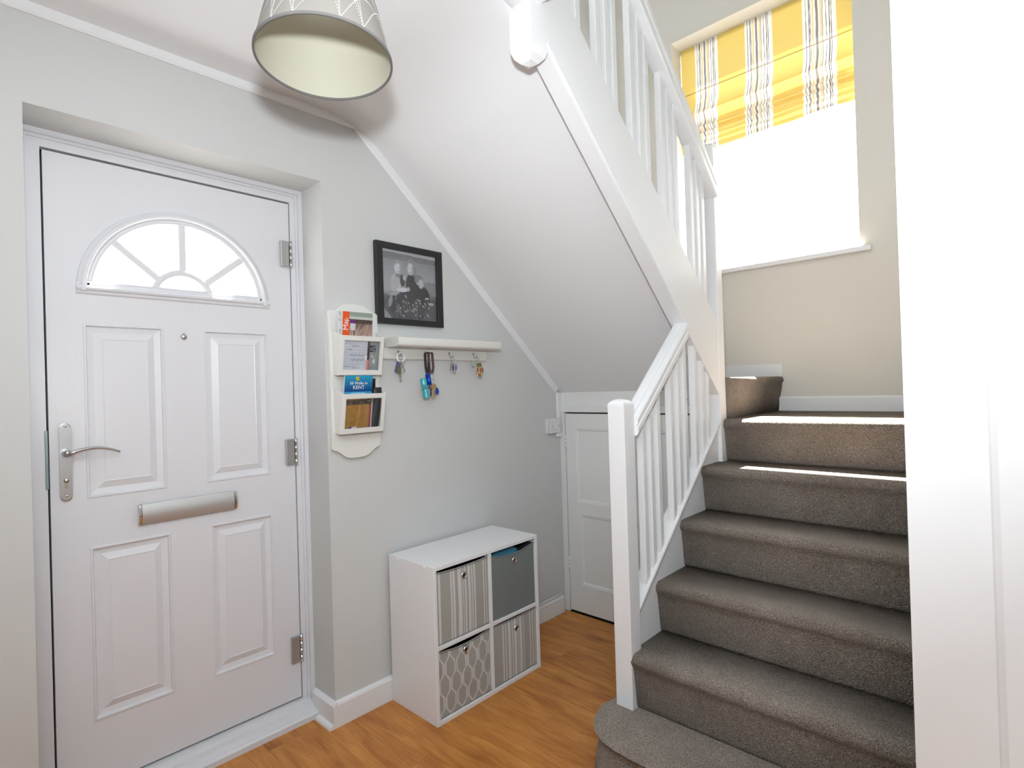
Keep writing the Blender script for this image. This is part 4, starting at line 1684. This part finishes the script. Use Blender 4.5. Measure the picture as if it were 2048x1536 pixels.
# bunch one: white coil ring, purple tag, keys
k1 = keyring('key_bunch', 0.664, 1.34, 0.0, 'bunch of keys on a white ring with a purple tag, first hook')
B().torus((0.6640, -0.040, 1.4490), 0.0195, 0.0046, 'y', 28, 8).build('ring', plain('white_plastic', (0.88, 0.88, 0.88), 0.3), k1)
b = B()
key(b, Vector((0.6600, -0.046, 1.4290)), 0.05, 0.086, 0.012)
b.build('key', STEEL, k1)
b = B()
key(b, Vector((0.6690, -0.043, 1.4300)), -0.25, 0.046, 0.008)
b.build('key', CHROME, k1)
b = B()
key(b, Vector((0.6530, -0.049, 1.4240)), 0.1, 0.062, 0.010, tilt=0.5)
b.build('key', STEEL, k1)
fob(rrect(0.017, 0.046), (0.6390, -0.047, 1.4070), 0.004, 0.28).build('tag', plain('purple_tag', lin(96, 88, 132), 0.45), k1)
fob(rrect(0.016, 0.030), (0.6480, -0.050, 1.3930), 0.004, 0.05).build('tag', plain('green_tag', lin(96, 112, 52), 0.5), k1)
b = B()
b.tube([(0.6545, -0.042, 1.433), (0.648, -0.045, 1.427), (0.645, -0.046, 1.428)], 0.001, 6)
b.build('link', CHROME, k1)

# bunch two: strap, torch, blue cylinder, brass key, blue fob
k2 = keyring('key_bunch', 0.812, 1.27, 0.0, 'key bunch on a black strap with a turquoise torch, second hook')
for dx_, w in ((-0.006, 0.0), (0.012, 0.006)):
    b = B()
    x0 = 0.812 + dx_
    pts = [(x0 - 0.006, 1.380), (x0 - 0.0105, 1.408), (x0 - 0.013, 1.467), (x0 - 0.006, 1.4745), (x0 + 0.004, 1.4745), (x0 + 0.008, 1.467), (x0 + 0.006 + w, 1.408), (x0 - 0.001 + w, 1.380)]
    b.loft([[(p[0] - 0.0025, -0.049 - w * 0.5, p[1]), (p[0] + 0.0025, -0.049 - w * 0.5, p[1]), (p[0] + 0.0025, -0.037 - w * 0.5, p[1]), (p[0] - 0.0025, -0.037 - w * 0.5, p[1])] for p in pts], smooth=False)
    b.build('strap', plain('strap_black', lin(52, 46, 46), 0.6) if w == 0 else plain('strap_brown', lin(104, 84, 82), 0.6), k2)
a_, c_ = Vector((0.7640, -0.060, 1.3560)), Vector((0.7830, -0.060, 1.2700))
dv = c_ - a_
b = B()
b.tube([a_ + dv * t for t in (0, 0.01, 0.50, 0.52, 0.56, 0.58, 0.62, 0.94, 0.96, 1.0)], [0.012, 0.0142, 0.0142, 0.0128, 0.0128, 0.0142, 0.0146, 0.0146, 0.0150, 0.0135], 18)
tr_ = b.build('torch', plain('turquoise_anodised', lin(92, 190, 196), 0.30, 0.45), k2)
for t in (0.54, 0.955):
    b = B()
    b.tube([a_ + dv * (t - 0.014), a_ + dv * (t + 0.014)], 0.0149, 18)
    b.build('torch_band', plain('turquoise_shine', lin(60, 205, 205), 0.12, 0.8), tr_)
b = B()
b.tube([(0.792, -0.056, 1.374), (0.794, -0.056, 1.3735), (0.8035, -0.056, 1.330), (0.804, -0.056, 1.328)], [0.0085, 0.0110, 0.0110, 0.0095], 16)
b.build('blue_capsule', plain('blue_metal', lin(22, 78, 190), 0.22, 0.6), k2)
b = B()
key(b, Vector((0.8250, -0.062, 1.3300)), 0.04, 0.062, 0.013)
b.build('key', BRASS, k2)
b = B()
key(b, Vector((0.8170, -0.058, 1.3270)), 0.10, 0.060, 0.011, tilt=0.6)
b.build('key', BRASS, k2)
b = B()
key(b, Vector((0.8100, -0.057, 1.3260)), 0.02, 0.050, 0.011, tilt=-0.3)
b.build('key', plain('navy_key', lin(34, 36, 86), 0.4), k2)
fob([(0.0, 0.016), (0.007, 0.012), (0.0125, 0.002), (0.0130, -0.008), (0.008, -0.015), (-0.004, -0.018), (-0.009, -0.012), (-0.007, 0.002)], (0.8430, -0.056, 1.3000), 0.006).build('fob', plain('blue_fob', lin(32, 62, 158), 0.4), k2)
b = B()
b.torus((0.8220, -0.056, 1.345), 0.011, 0.0012, 'y', 18, 6)
b.tube([(0.816, -0.045, 1.386), (0.820, -0.050, 1.362), (0.822, -0.055, 1.356)], 0.0018, 6)
b.build('split_ring', CHROME, k2)
fob(rrect(0.014, 0.022), (0.8080, -0.060, 1.3200), 0.005).build('tag', plain('multi_tag', lin(120, 96, 110), 0.5), k2)

# bunch three
k3 = keyring('key_bunch', 0.956, 1.38, 0.0, 'single silver key with a small purple fob, third hook')
B().torus((0.9540, -0.042, 1.4450), 0.0120, 0.0013, 'y', 20, 6).build('ring', SILVER, k3)
b = B()
key(b, Vector((0.9595, -0.052, 1.4420)), 0.03, 0.060, 0.0135)
b.build('key', plain('nickel_key', (0.80, 0.80, 0.80), 0.2, 0.9), k3)
fob(rrect(0.027, 0.032, 0.35), (0.9610, -0.046, 1.4080), 0.004, -0.15).build('fob', plain('violet_fob', lin(98, 84, 148), 0.45), k3)
b = B()
key(b, Vector((0.9450, -0.048, 1.4240)), 0.35, 0.034, 0.008)
b.build('key', STEEL, k3)
# bunch four
k4 = keyring('key_bunch', 1.112, 1.355, 0.0, 'key bunch with brown patterned fobs and a clear tag, fourth hook')
B().torus((1.1080, -0.042, 1.4420), 0.0160, 0.0012, 'y', 20, 6).build('ring', SILVER, k4)
fob(rrect(0.026, 0.022, 0.4), (1.0830, -0.046, 1.4240), 0.003, 0.35).build('tag', plain('pale_tag', lin(176, 186, 176), 0.3), k4)
fob(rrect(0.034, 0.024, 0.4), (1.1190, -0.049, 1.4180), 0.004, -0.1).build('tag', plain('olive_tag', lin(120, 124, 82), 0.5), k4)
BRN = plain('brown_fob', lin(150, 104, 60), 0.5, bscale=140, bstr=0.3)
PKF = plain('pale_fob_edge', lin(222, 186, 160), 0.5)
for c0, w, h_, an in (((1.1030, -0.052, 1.3960), 0.016, 0.032, 0.25), ((1.1350, -0.052, 1.3960), 0.016, 0.032, -0.12), ((1.1190, -0.0545, 1.3920), 0.016, 0.034, 0.0), ((1.1140, -0.053, 1.3710), 0.026, 0.022, 0.15)):
    fob(rrect(w, h_, 0.45), c0, 0.004, an).build('fob_edge', PKF, k4)
    fob(rrect(w * 0.72, h_ * 0.78, 0.45), (c0[0], c0[1] - 0.0022, c0[2]), 0.002, an).build('fob', BRN, k4)
b = B()
key(b, Vector((1.1270, -0.050, 1.4050)), -0.08, 0.046, 0.009)
b.build('key', BRASS, k4)

# ------------------------------------------------------------------ pendant lamp
LC = Vector((-0.1145, -0.8741, 2.0578))
tx, ty = -0.0415, -0.0563
axis = Vector((-tx, -ty, 1)).normalized()
rotm = Vector((0, 0, 1)).rotation_difference(axis).to_matrix().to_4x4()
LM = Matrix.Translation(LC) @ rotm
lamp = empty('pendant_lamp', LC, 'tapered grey fabric pendant shade with white dotted swirls hanging from the ceiling', 'lamp')
RB, RTp, HS = 0.150, 0.1035, 0.20


def rad_at(h):
    return RB + (RTp - RB) * h / HS


shm, nt, bs = nodes_of('shade_fabric')
bs.inputs['Base Color'].default_value = (*lin(150, 145, 139), 1)
bs.inputs['Roughness'].default_value = 0.9
bump(nt, bs, 900, 0.35, 0.0006)
tr = nt.nodes.new('ShaderNodeBsdfTranslucent')
tr.inputs[0].default_value = (*lin(214, 196, 150), 1)
mx = nt.nodes.new('ShaderNodeMixShader')
mx.inputs[0].default_value = 0.16
nt.links.new(bs.outputs[0], mx.inputs[1])
nt.links.new(tr.outputs[0], mx.inputs[2])
nt.links.new(mx.outputs[0], nt.nodes['Material Output'].inputs['Surface'])
lnm, nt, bs = nodes_of('shade_lining')
bs.inputs['Base Color'].default_value = (*lin(210, 207, 188), 1)
bs.inputs['Roughness'].default_value = 0.6
tr = nt.nodes.new('ShaderNodeBsdfTranslucent')
tr.inputs[0].default_value = (*lin(214, 196, 150), 1)
mx = nt.nodes.new('ShaderNodeMixShader')
mx.inputs[0].default_value = 0.16
nt.links.new(bs.outputs[0], mx.inputs[1])
nt.links.new(tr.outputs[0], mx.inputs[2])
nt.links.new(mx.outputs[0], nt.nodes['Material Output'].inputs['Surface'])
b = B()
b.m = LM
b.lathe((0, 0, 0), [(rad_at(h_), h_) for h_ in (0.0, 0.05, 0.10, 0.15, HS)], 'z', 72)
sh = b.build('shade', shm, lamp)
b = B()
b.m = LM
b.lathe((0, 0, 0), [(rad_at(h_) - 0.0012, h_) for h_ in (0.001, 0.05, 0.10, 0.15, HS - 0.001)], 'z', 72)
b.build('shade_lining', lnm, lamp)
b = B()
b.m = LM
b.lathe((0, 0, 0), [(RB - 0.0035, 0.004), (RB - 0.004, -0.0005), (RB - 0.001, -0.0015), (RB + 0.0008, 0.0), (RB + 0.0006, 0.005)], 'z', 72)
b.build('bottom_rim', plain('rim_fabric', lin(112, 109, 106), 0.9), lamp)
# printed dotted swirls as raised dots
rd = random.Random(11)
b = B()
b.m = LM
NB = 13
for s_ in range(NB):
    a0 = 2 * math.pi * s_ / NB + rd.uniform(-0.12, 0.12)
    for kk in range(4):
        dirn = (-1, 1, 1, -1)[kk]
        span = (0.50, 0.85, 0.30, 0.22)[kk] * rd.uniform(0.85, 1.15)
        hgt = (0.165, 0.090, 0.19, 0.13)[kk] * rd.uniform(0.85, 1.1)
        n = 56
        for q in range(n):
            t = q / (n - 1)
            aa = a0 + dirn * span * (t if kk < 2 else t * t)
            hh = 0.004 + hgt * (math.sin(t * math.pi * 0.72) if kk < 2 else math.sin(t * math.pi * 0.5))
            if hh > HS - 0.004 or hh < 0.002:
                continue
            R = rad_at(hh) + 0.0006
            sz = 0.0011 + 0.0004 * (kk == 0)
            c = Vector((R * math.cos(aa), R * math.sin(aa), hh))
            tg = Vector((-math.sin(aa), math.cos(aa), 0)) * sz
            up_ = Vector((-0.22 * math.cos(aa), -0.22 * math.sin(aa), 0.97)) * sz
            nr = Vector((math.cos(aa), math.sin(aa), 0.22)) * 0.0004
            ring = [b.v(c + tg * math.cos(w) + up_ * math.sin(w)) for w in (0, math.pi / 3, 2 * math.pi / 3, math.pi, 4 * math.pi / 3, 5 * math.pi / 3)]
            cc = b.v(c + nr)
            for w in range(6):
                b.face([ring[w], ring[(w + 1) % 6], cc])
tag(b.build('dotted_print', plain('white_dots', (0.9, 0.9, 0.88), 0.5), lamp), kind='stuff')
b = B()
b.m = LM
b.torus((0, 0, HS - 0.02), 0.021, 0.0018, 'z', 20, 6)
for q in range(3):
    a = 2 * math.pi * q / 3 + 0.35
    b.tube([(0.021 * math.cos(a), 0.021 * math.sin(a), HS - 0.02), (RTp * math.cos(a), RTp * math.sin(a), HS - 0.001)], 0.0016, 6)
b.build('shade_carrier', SILVER, lamp)
b = B()
b.m = LM
b.lathe((0, 0, HS - 0.028), [(0.0, 0.0), (0.019, 0.0), (0.0195, 0.03), (0.014, 0.06), (0.006, 0.085), (0.0, 0.085)], 'z', 18)
b.build('lamp_holder', plain('holder_plastic', (0.75, 0.75, 0.74), 0.35), lamp)
b = B()
b.m = LM
b.lathe((0, 0, HS - 0.075), [(0.0, 0.0), (0.012, 0.003), (0.020, 0.012), (0.0225, 0.024), (0.019, 0.038), (0.0125, 0.050)], 'z', 20)
b.build('bulb', plain('opal_bulb', (0.86, 0.86, 0.82), 0.25), lamp)
topc = LM @ Vector((0, 0, HS + 0.055))
b = B()
b.tube([topc, (topc + Vector((topc.x, topc.y, H))) / 2 + Vector((0, 0, 0.0)), Vector((topc.x, topc.y, H - 0.02))], 0.003, 8)
b.build('flex', plain('white_flex', (0.8, 0.8, 0.79), 0.4), lamp)
b = B()
b.lathe((topc.x, topc.y, H - 0.032), [(0.0, 0.0), (0.012, 0.0), (0.03, 0.012), (0.036, 0.032)], 'z', 24)
b.build('ceiling_rose', plain('holder_plastic', (0.75, 0.75, 0.74), 0.35), lamp)
